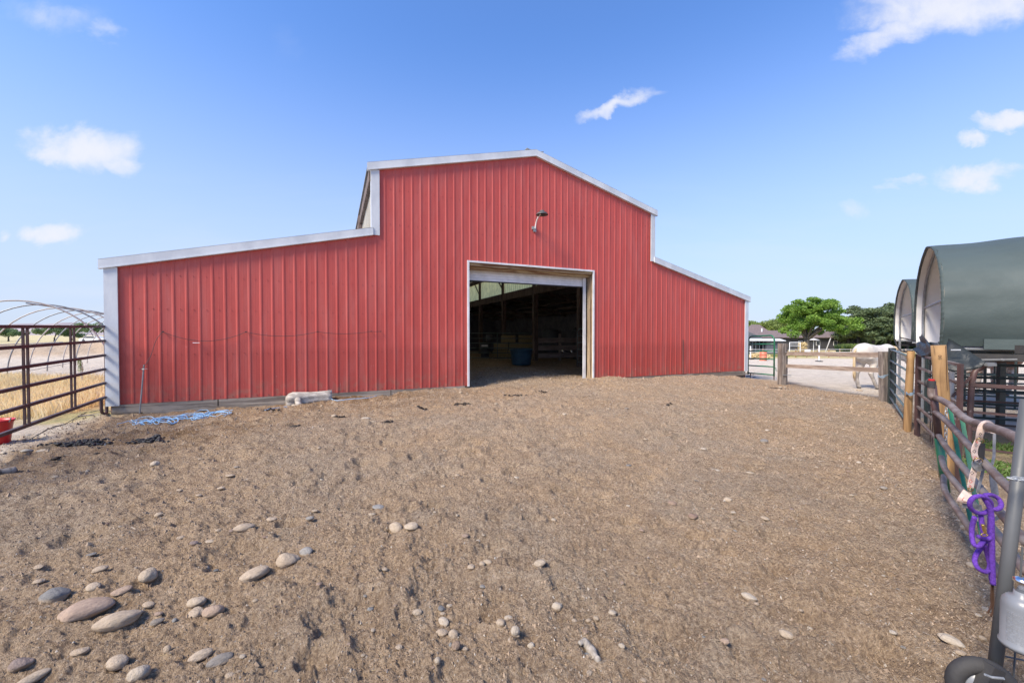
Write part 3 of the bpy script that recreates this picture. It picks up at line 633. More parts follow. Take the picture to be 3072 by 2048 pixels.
# fence wire on the wall
def wallwire():
    t = thing('fence_wire', 'thin dark wire sagging between insulators on the red wall', 'wire', b2w(-6, -.04, 1.4))
    ins = [face_uv(x, y) for x, y in ((491, 995), (739, 995.6), (953, 995), (1113, 994), (1142, 994))]
    for (u, z) in ins: obj('insulator', G().tube([b2w(u, -.02, z), b2w(u, -.06, z)], .014, 8), M['black'], t)
    pts = []
    for (a, b), sg in zip(zip(ins[:-1], ins[1:]), (.2, .1, .055, .005)): pts += arc(b2w(a[0], -.055, a[1]), b2w(b[0], -.055, b[1]), sg, 10)[:-1]
    pts.append(b2w(ins[-1][0], -.055, ins[-1][1])); obj('wire_run', G().tube(pts, .0055, 5), M['wire'], t)
    dn = [face_uv(x, y) for x, y in ((491, 995), (474, 1020), (462, 1062), (455, 1080), (443, 1100), (434, 1106))]
    obj('ground_lead', G().tube(smoothpts([b2w(u, -.055-.04*i, z) for i, (u, z) in enumerate(dn)]), .005, 5), M['wire'], t)
    u, z = face_uv(591, 1028); obj('tape', G().tube([b2w(u-.06, -.057, z), b2w(u+.06, -.057, z-.002)], .007, 6), M['white2'], t)
wallwire()
def rod():
    u, z_ = face_uv(426, 1243); b = b2w(u, -.14, -.24); d = b.y; tp = P(432, 1094, d)
    t = thing('ground_rod', 'galvanised grounding rod standing by the left end of the red wall', 'rod', b)
    obj('rod', G().tube([b-Vector((0, 0, .1)), tp], .013, 8), M['galv'], t); m = b.lerp(tp, .92)
    obj('clamp', G().box(m, (.05, .03, .025)).tube([m-Vector((.05, 0, 0)), m+Vector((.08, 0, .004))], .006, 6), M['steel'], t)
rod()

# ---------------------------------------------------------------- gates and panels
def gpanel(name, label, A, Bp, zA, zB, hs, m, cat='gate', group=None, r=.022, square=False, mids=(), bow=False, upm=None, low=0, mh=None, ends=(1, 1)):
    A = Vector((A[0], A[1], zA)); Bp = Vector((Bp[0], Bp[1], zB)); t = thing(name, label, cat, A, group); up = Vector((0, 0, 1)); H = hs[-1]; upm = upm or m
    sh = (lambda p, q, rr: G().bar(p, q, rr*2, rr*2)) if square else (lambda p, q, rr: G().tube([p, q], rr, 8))
    L = (Bp-A).length; d = (Bp-A)/L
    for i, h in enumerate(hs):
        if bow and i == len(hs)-1: continue
        obj('rail', sh(A+up*h, Bp+up*h, r), m, t, not square)
    if bow:
        c = .22; pts = [A+up*low, A+up*(H-c)]+[A+d*c*(1-math.cos(k*math.pi/12))+up*(H-c+c*math.sin(k*math.pi/12)) for k in range(1, 7)]
        pts += [Bp-d*c*(1-math.sin(k*math.pi/12))+up*(H-c+c*math.cos(k*math.pi/12)) for k in range(0, 6)]+[Bp+up*(H-c), Bp+up*low]
        obj('frame', G().tube(pts, r*1.15, 10), upm, t, True)
    else:
        if ends[0]: obj('upright', sh(A+up*low, A+up*(H+r), r*1.15), upm, t)
        if ends[1]: obj('upright', sh(Bp+up*low, Bp+up*(H+r), r*1.15), upm, t)
    for q in mids:
        p = A.lerp(Bp, q); obj('upright', sh(p+up*hs[0], p+up*H, r*.9), upm, t)
    return t, A, Bp, d
# left corral gate: two pairs of verticals
A0 = P(313, 1000, 8.02); dl = Vector((-6.90+8.27, 5.48-8.05, 0)).normalized(); Ag = Vector((-8.25, 8.05, 0)); Bg = Ag+dl*5.0
t, A, Bp, d = gpanel('corral_gate', 'brown six-rail tube gate left of the barn corner', Ag, Bg, 0, -.09, [.17, .46, .74, 1.02, 1.31, 1.595], M['brown'], r=.023, square=True, ends=(0, 1), low=-.15)
for x in (76-7, 82, 211.5, 222.5):
    # find the point of the gate line under this column
    r_ = (x-1536)/F; k = (r_*A.y-A.x)/(d.x-r_*d.y); p = A+d*k; obj('upright', G().bar(p+Vector((0, 0, .17)), p+Vector((0, 0, 1.58)), .026, .022, d), M['brown'], t)
obj('end_frame', G().tube(smoothpts([A+d*.05+Vector((0, 0, 1.595)), A+Vector((0, 0, 1.56)), A+Vector((0, 0, 1.45)), A+Vector((0, 0, .7)), A+Vector((0, 0, -.08)), A+d*.07+Vector((0, 0, -.15)), A+d*.17+Vector((0, 0, -.14)), A+d*.24+Vector((0, 0, -.06)), A+d*.245+Vector((0, 0, .16))], 5), .027, 8), M['brown'], t, True)
# green bow gate right of barn
pA, pB = P(2244, 1130, 17.0), P(2322, 1130, 15.6)
t, A, Bp, d = gpanel('walk_gate', 'bright green arched walk-through gate beside the barn', pA, pB, -.2, -.15, [.0, .32, .62, .93, 1.22, 1.56], M['green'], r=.026, bow=True, low=-.05)
obj('foot_frame', G().tube([A+d*.14+Vector((0, 0, 0)), A+d*.14+Vector((0, 0, -.40)), Bp+Vector((0, 0, -.35)), Bp+Vector((0, 0, 0))], .022, 8), M['brown'], t)
obj('latch', G().tube([Bp+Vector((.0, -.03, 1.02)), Bp+Vector((.16, -.05, 1.04))], .014, 6).tube([Bp+Vector((0, -.03, .25)), Bp+Vector((.04, -.04, .3)), Bp+Vector((.05, -.04, .18)), Bp+Vector((.16, -.04, .15))], .012, 6), M['green'], t)
# wooden fence: two posts + two rails
PC = Vector((9.47, 13.9, 0)); PD = Vector((9.62, 10.25, 0))
t = thing('rail_fence', 'two-rail weathered plank fence between timber posts in front of the white horse', 'fence', (PC.x, PC.y, zg(PC.x, PC.y)))
obj('post', G().box((PC.x, PC.y, .365), (.175, .2, 1.53), Matrix.Rotation(.12, 3, 'Z')), M['tie'], t)
obj('post', G().box((PC.x+.16, PC.y+.1, .36), (.1, .16, 1.5), Matrix.Rotation(.12, 3, 'Z')), M['tie'], t)
obj('post', G().box((PD.x-.02, PD.y, .33), (.10, .15, 1.33), Matrix.Rotation(-.03, 3, 'Y')), M['tie'], t)
obj('post', G().box((PD.x+.09, PD.y+.02, .33), (.09, .15, 1.33), Matrix.Rotation(-.03, 3, 'Y')), M['tie'], t)
obj('rail', G().bar((PC.x+.1, PC.y-.1, .775), (PD.x-.04, PD.y, .91), .045, .135), M['rail'], t); obj('rail', G().bar((PC.x+.1, PC.y-.1, .345), (PD.x-.04, PD.y, .51), .045, .125), M['rail'], t)
obj('bolt', G().tube([(PC.x-.05, PC.y-.13, .03), (PC.x+.24, PC.y-.13, .02)], .011, 6).tube([(PC.x+.02, PC.y-.13, .82), (PC.x+.24, PC.y-.13, .83)], .011, 6), M['galv'], t)
# dark green panel from grey post to round pine post
a1, b1 = Vector((9.50, 9.95, 0)), Vector((6.98, 6.98, 0))
t, A, Bp, d = gpanel('stock_gate', 'dark green five-foot panel between the plank fence and the pine post', a1, b1, 0, 0, [-.12, .10, .33, .56, .79, 1.06], M['bgreen'], 'gate', None, .02, False, (.36,), upm=M['dgreen'], low=-.40)
obj('corner_bow', G().tube(smoothpts([A+d*.03+Vector((0, 0, .7)), A+d*.1+Vector((0, 0, .93)), A+d*.5+Vector((0, 0, 1.04)), A+d*1.2+Vector((0, 0, 1.05))]), .016, 6), M['dgreen'], t, True)
obj('upright', G().bar(A+Vector((.04, 0, -.40)), A+Vector((.04, 0, 1.1)), .1, .1), M['dgreen'], t)
# round pine posts
def rpost(label, base, topp, r, lean=0):
    n = 22; g = G(); pts = [Vector(base).lerp(Vector(topp), k/10) for k in range(11)]; rr = [r*(1.08-.12*k/10+.015*math.sin(k*2.1)) for k in range(11)]
    g.tube(pts, rr, n); o = single('wood_post', g, M['post'], label, 'post', smooth=True); return o
bA = PG(2720, 1290); rpost('upright round pine post tied with blue twine at the panels', bA-Vector((0, 0, .15)), P(2733, 1053, bA.y), .052)
bB = Vector((4.80, 4.33, -.3)); rpost('thick leaning pine post with large knot beside the brown tube gate', bB, Vector((4.655, 4.33, 1.315)), .062)
def knot(p, r, n_=(-.72, -.69, 0)):
    n_ = Vector(n_).normalized(); a = Vector((0, 0, 1)); b = n_.cross(a); g = G()
    for q in (1, .6): g.tube([p+a*math.cos(k*math.pi/8)*r*q*.85+b*math.sin(k*math.pi/8)*r*q for k in range(16)], r*.14, 5, True)
    return g
pob = [o for o in COL.objects if o.name == 'wood_post.001'][0]
obj('knot', knot(Vector((4.74, 4.270, .48)), .024, (-.5, -.85, 0)), M['leather'], pob); obj('knot', knot(Vector((4.61, 4.270, 1.2)), .012, (-.6, -.8, 0)), M['leather'], pob)
obj('drying_crack', G().tube(smoothpts([Vector((4.67, 4.271, 1.31)), Vector((4.68, 4.270, 1.1)), Vector((4.69, 4.271, .9)), Vector((4.71, 4.272, .7))]), [.004]*18+[.002], 5), M['leather'], pob)
# brown square-tube panel behind
a2, b2 = Vector((6.46, 6.30, 0)), Vector((4.72, 4.17, 0))
t, A, Bp, d = gpanel('stock_gate', 'maroon square-tube panel running behind the leaning pine post', a2, b2, 0, 0, [.09, .29, .50, .70, .915, 1.11], M['brownlt'], 'gate', None, .015, True, upm=M['brown'], low=-.28, ends=(1, 1))
obj('upright', G().bar(A-Vector((0, 0, .28)), A+Vector((0, 0, 1.12)), .05, .05), M['brown'], t)
for q in (.29, .35):
    p = A.lerp(Bp, q); obj('pin_rod', G().tube([p+Vector((.02, -.04, -.1)), p+Vector((0, -.04, 1.1))], .006, 6), M['brown'], t)
# brown pen front with bow gate
ya = 5.2
a3 = P(2912, 1154, ya); b3 = P(3066, 1163, 4.9); dd3 = (b3-a3); dd3.z = 0; L3 = dd3.length; dd3 = dd3/L3
t = thing('stock_gate', 'brown panel with bent bow upright standing under the near shelter', 'gate', (a3.x, a3.y, zg(a3.x, a3.y)))
for hz_, rr in ((.775, .022), (.42, .013), (.20, .022), (-.05, .013)):
    pa = Vector((a3.x, a3.y, hz_)); obj('rail', G().bar(pa, pa+dd3*2.6, rr*2, rr*2), M['brown'], t)
obj('bow_upright', G().tube(smoothpts([Vector((a3.x-.02, a3.y, -.25)), Vector((a3.x, a3.y, .4)), Vector((a3.x+.03, a3.y, .88)), Vector((a3.x+.08, a3.y, 1.0))+dd3*.03, Vector((a3.x, a3.y, 1.09))+dd3*.2, Vector((a3.x, a3.y, 1.13))+dd3*.4]), .031, 10), M['brown'], t, True)
for q in (.70, 2.1): pa = Vector((a3.x, a3.y, 0))+dd3*q; obj('upright', G().bar(pa+Vector((0, 0, -.3)), pa+Vector((0, 0, .98)), .05, .05), M['brown'], t)
pa = a3-dd3*.16
obj('brace', G().bar((pa.x, pa.y, .6), (a3.x, a3.y, .88), .03, .03), M['brown'], t)
# dark panels further into the pens
for i, (Y, x0, x1, dY, lb) in enumerate(((7.3, 2780, 3150, -.7, 'dark green panel crossing the pen behind the brown bow upright'), (10.2, 2800, 3180, -.6, 'farthest dark green panel of the pens in front of the chestnut horse'))):
    pa, pb = P(x0, 1100, Y), P(x1, 1100, Y+dY)
    t, A, Bp, d = gpanel('stock_gate', lb, pa, pb, 0, 0, [-.03, .22, .45, .68, .90, 1.12], M['dgreen'], 'gate', None, .022, False, (.5,), low=-.35)
    if i == 0: p = P(3004, 1100, Y-.1); obj('upright', G().bar((p.x, p.y, -.35), (p.x, p.y, 1.1), .11, .06), M['dgreen'], t)
gpanel('stock_gate', 'middle dark green panel between the two other dark pen panels', P(2790, 1100, 8.8), P(3170, 1100, 7.9), 0, 0, [-.1, .14, .36, .58, .80, 1.02], M['dgreen'], r=.02, mids=(.3, .7), low=-.35)
gpanel('stock_gate', 'maroon panel standing deep in the pen in front of the chestnut horse', P(2860, 1100, 6.4), P(3180, 1100, 5.9), 0, 0, [.02, .2, .38, .60], M['brown'], r=.014, square=True, low=-.3)
# near round-tube gate
t = thing('tube_gate', 'faded brown round-tube gate nearest the camera on the right', 'gate', (4.4, 4.05, -.2))
e0 = Vector((3.965, 3.6, .0)); e1 = Vector((3.815, 3.6, .973)); n0 = Vector((2.45, 1.87, 0))
def gp(q, z, bend=0): v = Vector((3.86, 3.6, 0)).lerp(n0, q); return Vector((v.x, v.y, z+bend))
obj('upright', G().tube([e0, e0.lerp(e1, .5)], .030, 12), M['green'], t, True, label='lower green end of the gate upright'); obj('upright', G().tube([e0.lerp(e1, .5), e1+Vector((.01, 0, 0))], .026, 12), M['brown'], t, True)
obj('top_rail', G().tube(smoothpts([e1, e1-Vector((0, 0, .10)), gp(.04, .862), gp(.24, .867), gp(.38, .845), gp(.5, .84), gp(.66, .868), gp(.86, .905), gp(1, .905)]), .025, 12), M['brownlt'], t, True)
for za_, zb_ in ((.728, .62), (.516, .44), (.323, .30), (.15, .10)):
    st = e0.lerp(e1, za_/.973)
    obj('rail', G().tube(smoothpts([st, gp(.2, za_-.01), gp(.5, (za_+zb_)/2), gp(.8, zb_+.01), gp(1, zb_)]), .0215, 10), M['brownlt'], t, True)
p5 = gp(.62, 0); 
for q, q2 in ((.16, .50), (.34, .62)): obj('brace', G().bar(gp(q, .80)+Vector((.10, .05, 0)), gp(q2, .02)+Vector((.12, .06, 0)), .024, .012), M['green'], t)
obj('cap', G().tube([e1-Vector((0, 0, .02)), e1+Vector((0, 0, .04))], .029, 12), M['black'], t); obj('cap_band', G().tube([e1+Vector((0, 0, .041)), e1+Vector((0, 0, .055))], .022, 12), M['redpl'], t)
# chain
g = G()
for i in range(16):
    c = Vector((4.02, 3.66, .74-i*.034)); a = Vector((1, 0, 0)) if i % 2 else Vector((.2, 1, 0)).normalized()
    g.tube([c+a*math.cos(k*math.pi/5)*.012+Vector((0, 0, math.sin(k*math.pi/5)*.024)) for k in range(10)], .004, 5, True)
single('chain', g, M['galv'], 'steel chain hanging beside the leaning pine post', 'chain')
# twine
def twine(label, c, r, Y):
    g = G(); 
    for k in range(3): g.tube(smoothpts([P(c[0]-r*1.2, c[1]+6-k*4, Y), P(c[0]-r*.3, c[1]+2+k*3, Y-.09), P(c[0]+r*.6, c[1]-1+k, Y-.09), P(c[0]+r*1.6, c[1]-2-k*3, Y)]), .009, 6)
    g.tube([P(c[0]+r*1.4, c[1]-3, Y), P(c[0]+r*2.1, c[1]-5, Y)], .02, 6); single('twine', g, M['bluetwine'], label, 'twine', smooth=True)
twine('blue-grey twine knotted round the upright pine post', (2735, 1178), 14, bA.y-.02)
twine('blue-grey twine knotted at the weathered grey fence post', (2650, 1126), 14, 10.05)
# small dark cap-like thing behind the leaning post: a black and red halter ring bundle
single('rope_bundle', G().tube([P(2785+9*math.cos(k*.9)+k*.3, 1150+10*math.sin(k*.9)-k*.2, 4.9) for k in range(22)], .018, 6), M['black'], 'black rope bundle hanging on the panel behind the leaning post', 'rope', smooth=True)

# ---------------------------------------------------------------- shelters
def shelter(label, c, dirv, L, zap, zb, flap):
    dv = Vector((dirv[0], dirv[1], 0)).normalized(); ax = Vector((dv.y, -dv.x, 0)); c = Vector((c[0], c[1], 0))
    t = thing('shelter', label, 'shelter', c+Vector((0, 0, zg(c.x, c.y))), 'arched horse shelters over the pens')
    hp_ = [(.96, 0), (1.0, .13), (1.02, .28), (1.0, .45), (.92, .61), (.77, .76), (.56, .875), (.33, .95), (.12, .99)]
    prof = [(-a_, b_) for a_, b_ in hp_]+[(0, 1.005)]+hp_[::-1]
    def pt(s, z, a, sc=1, push=0): return c+dv*(s*1.8*sc)+ax*(a+push)+Vector((0, 0, zb+(zap-zb)*z*(1 if sc == 1 else sc)))
    def sheet(sc, a0, a1, na, wr):
        g = G(); pf = []
        for i in range(len(prof)-1):
            for k in range(3): t_ = k/3; pf.append(((prof[i][0]*(1-t_)+prof[i+1][0]*t_), prof[i][1]*(1-t_)+prof[i+1][1]*t_))
        pf.append(prof[-1]); vs = []
        for j in range(na+1):
            a = a0+(a1-a0)*j/na; sag = .02*math.sin(a*math.pi/.9)**2
            for (s, z) in pf:
                w_ = wr*math.exp(-((a-a0)/.35)**2)*math.sin(s*9+z*23)
                vs.append(pt(s*(1+w_), z*(1-sag*.6), a, sc, w_*.4))
        n = len(pf); g.add(vs, [(j*n+i, j*n+i+1, (j+1)*n+i+1, (j+1)*n+i) for j in range(na) for i in range(n-1)]); return g
    obj('cover', sheet(1, 0, L, 40, .008), M['tarp'], t, True); obj('lining', sheet(.982, .004, L-.04, 12, 0), M['lining'], t, True)
    # ruffled hem at the open end
    g = G(); vs = []; pf = []
    for i in range(len(prof)-1):
        for k in range(12): t_ = k/12; pf.append(((prof[i][0]*(1-t_)+prof[i+1][0]*t_), prof[i][1]*(1-t_)+prof[i+1][1]*t_))
    for i, (s, z) in enumerate(pf):
        wv = .004*math.sin(i*1.9)+.003*math.sin(i*3.1+1); vs += [pt(s, z, -.0), pt(s*(.996+wv), z*(.997+wv), -.03), pt(s*(.985+wv), z*(.987+wv*.5), -.025), pt(s*(.975+wv), z*(.978+wv*.5), -.002)]
    g.add(vs, [(i*4+k, i*4+4+k, i*4+5+k, i*4+1+k) for i in range(len(pf)-1) for k in range(3)]); obj('hem', g, M['tarp'], t, True)
    for a in (.1, L/2, L-.1): obj('hoop', G().tube([pt(s, z, a, .965) for (s, z) in prof], .022, 8), M['galv'], t, True)
    obj('crossbar', G().tube([pt(-.93, .42, .12), pt(.93, .42, .12)], .022, 8), M['galv'], t); obj('ridge_pole', G().tube([pt(0, .955, .1), pt(0, .955, L-.1)], .022, 8), M['galv'], t)
    for s in (-1, 1):
        for a in (.1, L-.1):
            p = pt(s*.92, 0, a); obj('leg', G().tube([p+Vector((0, 0, .05)), Vector((p.x, p.y, zg(p.x, p.y)-.1))], .028, 8), M['pvc'] if s < 0 and a < 1 else M['galv'], t)
        obj('side_rail', G().tube([pt(s*.93, -.02, .0), pt(s*.93, -.02, L)], .026, 8), M['galv'], t)
        obj('frame_beam', G().bar(pt(s*.98, -.085, .1), pt(s*.98, -.085, L), .05, .09), M['black'], t)
    obj('back_panel', G().add([pt(s*.96, z, L-.06) for (s, z) in prof], [tuple(range(len(prof)))]), M['lining'], t)
    obj('rear_rail', G().bar(pt(.94, -.03, .3), pt(.94, -.03, L), .05, .12), M['black'], t)
    if flap:
        # loose tarp corners hanging below the cover
        def cloth(P0, name):
            g = G(); n = 9; vs = []
            for i in range(n):
                for j in range(n):
                    a, b = i/(n-1), j/(n-1); p = (P0[0].lerp(P0[1], a)).lerp(P0[3].lerp(P0[2], a), b)
                    bl = .09*math.sin(a*math.pi)*math.sin(b*math.pi)+.025*math.sin(a*9+b*6); bl += .03*math.sin(a*4-b*9+1); vs.append(p+Vector((-.4*bl, -1.0*bl, -.5*bl-.09*math.sin(math.pi*a)*b)))
            for i in range(n):
                for j in range(n): pass
            g.add(vs, [(i*n+j, i*n+j+1, (i+1)*n+j+1, (i+1)*n+j) for i in range(n-1) for j in range(n-1)])
            o = obj(name, g, M['tarpflap'], t, True); sd = o.modifiers.new('s', 'SOLIDIFY'); sd.thickness = .006
        cloth([P(2752, 1022, 6.6), P(2766, 1004, 6.2), P(2800, 1046, 5.4), P(2744, 1052, 6.2)], 'loose_corner')
        cloth([P(2760, 1018, 6.4), P(2838, 1040, 5.0), P(2812, 1062, 5.1), P(2752, 1056, 6.1)], 'loose_corner')
        cloth([P(2842, 1012, 5.25), P(2878, 1034, 5.1), P(2948, 1080, 4.75), P(2832, 1106, 4.95)], 'loose_corner')
        obj('front_strap', G().ribbon([P(2745, 1022, 6.3), P(2700, 1012, 7.6)], .02), M['black'], t)
        obj('end_cap', G().box(P(2971, 1092, 4.75), (.11, .04, .045)), M['cyl'], t); obj('lower_pipe', G().tube([P(2943, 1080, 4.8), P(3052, 1079, 4.6)], .015, 8), M['greypole'], t)
        obj('pipe_end', G().tube([P(2852, 1050, 4.95), P(2882, 1050, 4.9)], .011, 8), M['galv'], t)
        obj('bottom_hem', G().bar(pt(-1.01, .02, .35), pt(-1.01, .0, L), .03, .13), M['tarp'], t)
        obj('ratchet', G().box(P(3058, 1048, 4.7), (.05, .05, .1)), M['black'], t)
    else:
        obj('front_strap', G().tube(smoothpts([pt(.95, 0, 0), pt(.5, -.14, 0), pt(-.2, -.18, 0), pt(-.9, -.14, 0)]), .02, 6), M['black'], t, True)
shelter('nearer arched shelter with a large smooth dark green tarp cover', (6.95, 6.65), (.66, .75), 3.6, 2.89, 1.28, True)
shelter('farther arched shelter partly hidden behind the nearer green one', (10.46, 10.62), (.63, .775), 3.2, 2.9, 1.28, False)

# ---------------------------------------------------------------- horses
def horsemat(name, body, body2, leg, dark, leg_hi=.75):
    m, t, b = new_mat(name); tc = t.node('ShaderNodeTexCoord').outputs['Object']; s = t.node('ShaderNodeSeparateXYZ'); t.l.new(tc, s.inputs[0])
    c = t.mix(t.ramp(t.noise(tc, 2.5, 5, .6).outputs[0], .35, .7), body, body2)
    c = t.mix(t.math('MULTIPLY', t.ramp(s.outputs[2], leg_hi+.1, leg_hi-.3), t.ramp(t.noise(tc, 6, 4).outputs[0], .25, .6)), c, leg)
    c = t.mix(t.ramp(s.outputs[2], .075, .05), c, dark)
    t.l.new(c, b.inputs['Base Color']); b.inputs['Roughness'].default_value = .65; setbump(t, b, t.noise(tc, 45, 3).outputs[0], .004); return m
def horse(label, loc, rz, bodym, hairm, lowneck=True, group=None):
    g = G()
    tr = [(-.86,1.22,.07,.10),(-.80,1.22,.18,.22),(-.66,1.21,.265,.31),(-.5,1.20,.30,.345),(-.3,1.17,.285,.325),(-.05,1.135,.30,.325),(.2,1.13,.295,.335),(.4,1.15,.265,.36),(.55,1.13,.215,.33),(.68,1.10,.13,.23)]
    g.loft([((x, 0, z), (1, 0, 0), a, b) for x, z, a, b in tr], 20)
    nk = [(.42,1.24,.13,.25),(.66,1.22,.115,.22),(.9,1.16,.09,.175),(1.12,1.05,.08,.145),(1.28,.98,.08,.125)] if lowneck else [(.42,1.25,.13,.26),(.6,1.42,.11,.21),(.78,1.6,.09,.17),(.92,1.74,.075,.13)]
    k = len(nk); g.loft([((x, 0, z), (nk[min(i+1, k-1)][0]-nk[max(i-1, 0)][0], 0, nk[min(i+1, k-1)][1]-nk[max(i-1, 0)][1]), a, b) for i, (x, z, a, b) in enumerate(nk)], 16)
    hx, hz0 = nk[-1][0], nk[-1][1]; hd = Vector((.52, 0, -.85)).normalized() if lowneck else Vector((.8, 0, -.6))
    for q in [0]:
        rings = [(-.06,.07,.09),(.06,.095,.125),(.2,.085,.12),(.34,.06,.085),(.46,.052,.065),(.54,.05,.06),(.58,.03,.035)]
        g.loft([(Vector((hx, 0, hz0))+hd*s_, hd, a, b) for s_, a, b in rings], 14)
    for s in (-1, 1):
        e = Vector((hx, s*.06, hz0))-hd*.05; g.tube([e, e+Vector((-.02, s*.03, .08)), e+Vector((-.01, s*.04, .15))], [.03, .032, .006], 8)
    legs = [[(-.54,1.12,.18),(-.46,.92,.16),(-.52,.72,.12),(-.64,.54,.082),(-.62,.34,.06),(-.58,.17,.06),(-.54,.08,.06),(-.51,.0,.07)],
            [(-.52,1.12,.17),(-.30,.92,.15),(-.34,.72,.10),(-.44,.54,.078),(-.33,.34,.055),(-.24,.17,.058),(-.17,.08,.056),(-.15,.0,.062)]]
    for s, lg in ((1, legs[0]), (-1, legs[1])): g.tube([Vector((x, s*.15, z)) for x, z, r in lg], [r for x, z, r in lg], 12)
    for s, dx in ((-1, 0), (1, .12)):
        lg = [(.47,1.05,.13),(.44,.82,.085),(.46,.6,.07),(.48,.46,.068),(.47,.3,.05),(.47,.16,.054),(.51,.08,.043),(.53,.0,.058)]
        g.tube([Vector((x+dx*(1.1-z), s*.14, z)) for x, z, r in lg], [r for x, z, r in lg], 12)
    t = thing('horse', label, 'horse', loc, group, rz)
    o = obj('body', g, bodym, t, True, True); rm = o.modifiers.new('r', 'REMESH'); rm.mode = 'VOXEL'; rm.voxel_size = .022; rm.use_smooth_shade = True
    sm = o.modifiers.new('s', 'SMOOTH'); sm.iterations = 7; sm.factor = .6
    g = G()
    for i in range(34):
        a = random.uniform(-.5, .5); b = random.uniform(-1, 1); L = random.uniform(.85, 1.05)
        g.tube([(-.84, a*.02, 1.36), (-.90+b*.015, a*.03, 1.25), (-.91+b*.02, a*.045, .9), (-.90+b*.03, a*.05, 1.3-L*.8), (-.89+b*.03, a*.03, 1.3-L)], [.012, .016, .014, .01, .003], 5)
    obj('tail', g, hairm, t, True, True)
    g = G()
    for i in range(60):
        q = i/60; x = .45+q*(hx-.5); z = np.interp(x, [n_[0] for n_ in nk], [n_[1]+n_[3] for n_ in nk]); g.tube([(x, 0, z-.01), (x+.01, -.07, z-.03), (x+.02, -.125, z-random.uniform(.14, .26))], [.012, .012, .003], 5)
    obj('mane', g, hairm, t, True, True)
    for s in (-1, 1):
        e = Vector((hx, 0, hz0))+hd*.12+Vector((.03, s*.088, .02)); obj('eye', G().loft([(e+Vector((0, s*k, 0)), (0, s, 0), .018*w_, .014*w_) for k, w_ in ((-.01, .5), (0, 1), (.006, .6))], 8), M['black'], t, True, True)
    g = G().loft([((-.36, 0, .87), (1, 0, 0), .05, .04), ((-.22, 0, .84), (1, 0, 0), .055, .05), ((-.1, 0, .86), (1, 0, 0), .035, .035)], 10); obj('sheath', g, mat('dark_skin', (.06, .035, .035)), t, True, True)
    return t
wm = horsemat('white_horse_coat', (.60, .57, .53), (.48, .455, .43), (.33, .305, .285), (.10, .09, .08)); hairw = mat('cream_hair', (.62, .52, .38), (.42, .30, .14), .7, 12, (3, 3, .5))
hp = P(2600, 1170, 13.2)
horse('white horse standing behind the plank fence with its rump to the left', (hp.x+.42, 13.3, zg(hp.x+.4, 13.3)), math.radians(10), wm, hairw)
cm_ = horsemat('chestnut_horse_coat', (.28, .10, .04), (.20, .07, .03), (.62, .55, .47), (.1, .08, .06), 1.0); hairc = mat('chestnut_hair', (.30, .12, .045), (.18, .07, .03), .7, 12, (3, 3, .5))
horse('chestnut horse with cream legs standing in the pen behind the shelter rails', (14.55, 11.9, zg(14.5, 11.9)), math.radians(62), cm_, hairc)

# ---------------------------------------------------------------- halter, lead rope, grey gate, cylinder
HY = 2.43
def H_(x, y, dy=0): return P(x, y, HY+dy)
t = thing('halter', 'cream patterned halter with grey straps draped over the tube gate rail', 'halter', H_(2950, 1550))
obj('crown_strap', G().ribbon(smoothpts([H_(2983, 1300, .06), H_(2980, 1281, .06), H_(2970, 1271, .0), H_(2957, 1270, -.04), H_(2946, 1280, -.045), H_(2940, 1300, -.04), H_(2936, 1322, -.02)]), .036, .004, (-.3, -1, .2)), M['cream'], t)
obj('cheek_strap', G().ribbon(smoothpts([H_(2934, 1322, -.02), H_(2924, 1345, -.02), H_(2924, 1365, -.02), H_(2930, 1380, -.02)]), .036, .004), M['cream'], t)
obj('cheek_strap', G().ribbon([H_(2925, 1400, -.02), H_(2917, 1430, -.02), H_(2911, 1462, -.02)], .036, .004), M['cream'], t)
obj('noseband', G().ribbon(smoothpts([H_(2903, 1476, -.03), H_(2890, 1496, -.05), H_(2884, 1506, -.04)]), .045, .004, (-.5, -1, .3)), M['cream'], t)
obj('noseband', G().ribbon(smoothpts([H_(2994, 1552, -.02), H_(3003, 1540, -.02), H_(3010, 1526, -.02)]), .04, .004), M['cream'], t)
obj('grey_strap', G().ribbon(smoothpts([H_(2930, 1380, -.01), H_(2926, 1392, -.025), H_(2934, 1402, -.03), H_(2946, 1398, -.03), H_(2955, 1392, -.02)]), .045, .006), M['gstrap'], t)
obj('grey_strap', G().ribbon([H_(2950, 1404, 0), H_(2946, 1425, 0), H_(2932, 1478, 0)], .016, .004), M['gstrap'], t)
obj('grey_strap', G().ribbon([H_(2983, 1300, .05), H_(2982, 1368, .03), H_(2976, 1392, .02)], .016, .004), M['gstrap'], t)
obj('grey_strap', G().ribbon([H_(2976, 1402, 0), H_(2979, 1440, 0), H_(2986, 1486, 0)], .042, .004), M['gstrap'], t)
obj('grey_strap', G().ribbon([H_(2888, 1514, -.03), H_(2905, 1516, -.03), H_(2940, 1520, 0), H_(2940, 1545, 0)], .03, .004), M['gstrap'], t)
obj('grey_strap', G().ribbon([H_(2918, 1554, -.01), H_(2950, 1560, -.03), H_(2985, 1556, -.03), H_(2996, 1550, -.02)], .024, .004), M['gstrap'], t)
obj('adjuster', G().ribbon([H_(2946, 1330, -.015), H_(2945, 1352, -.015), H_(2942, 1378, -.01)], .03, .01), M['black'], t)
def ring(x, y, r, q=.6, dy=-.03): return G().tube([H_(x+math.cos(k*math.pi/8)*r, y+math.sin(k*math.pi/8)*r*q, dy+.03*math.sin(k*math.pi/8)) for k in range(16)], .0028, 6, True)
for (x, y, r) in ((2940, 1322, 12), (2934, 1382, 14), (2912, 1468, 8), (2975, 1398, 6)): obj('buckle', ring(x, y, r), M['brass'], t, True)
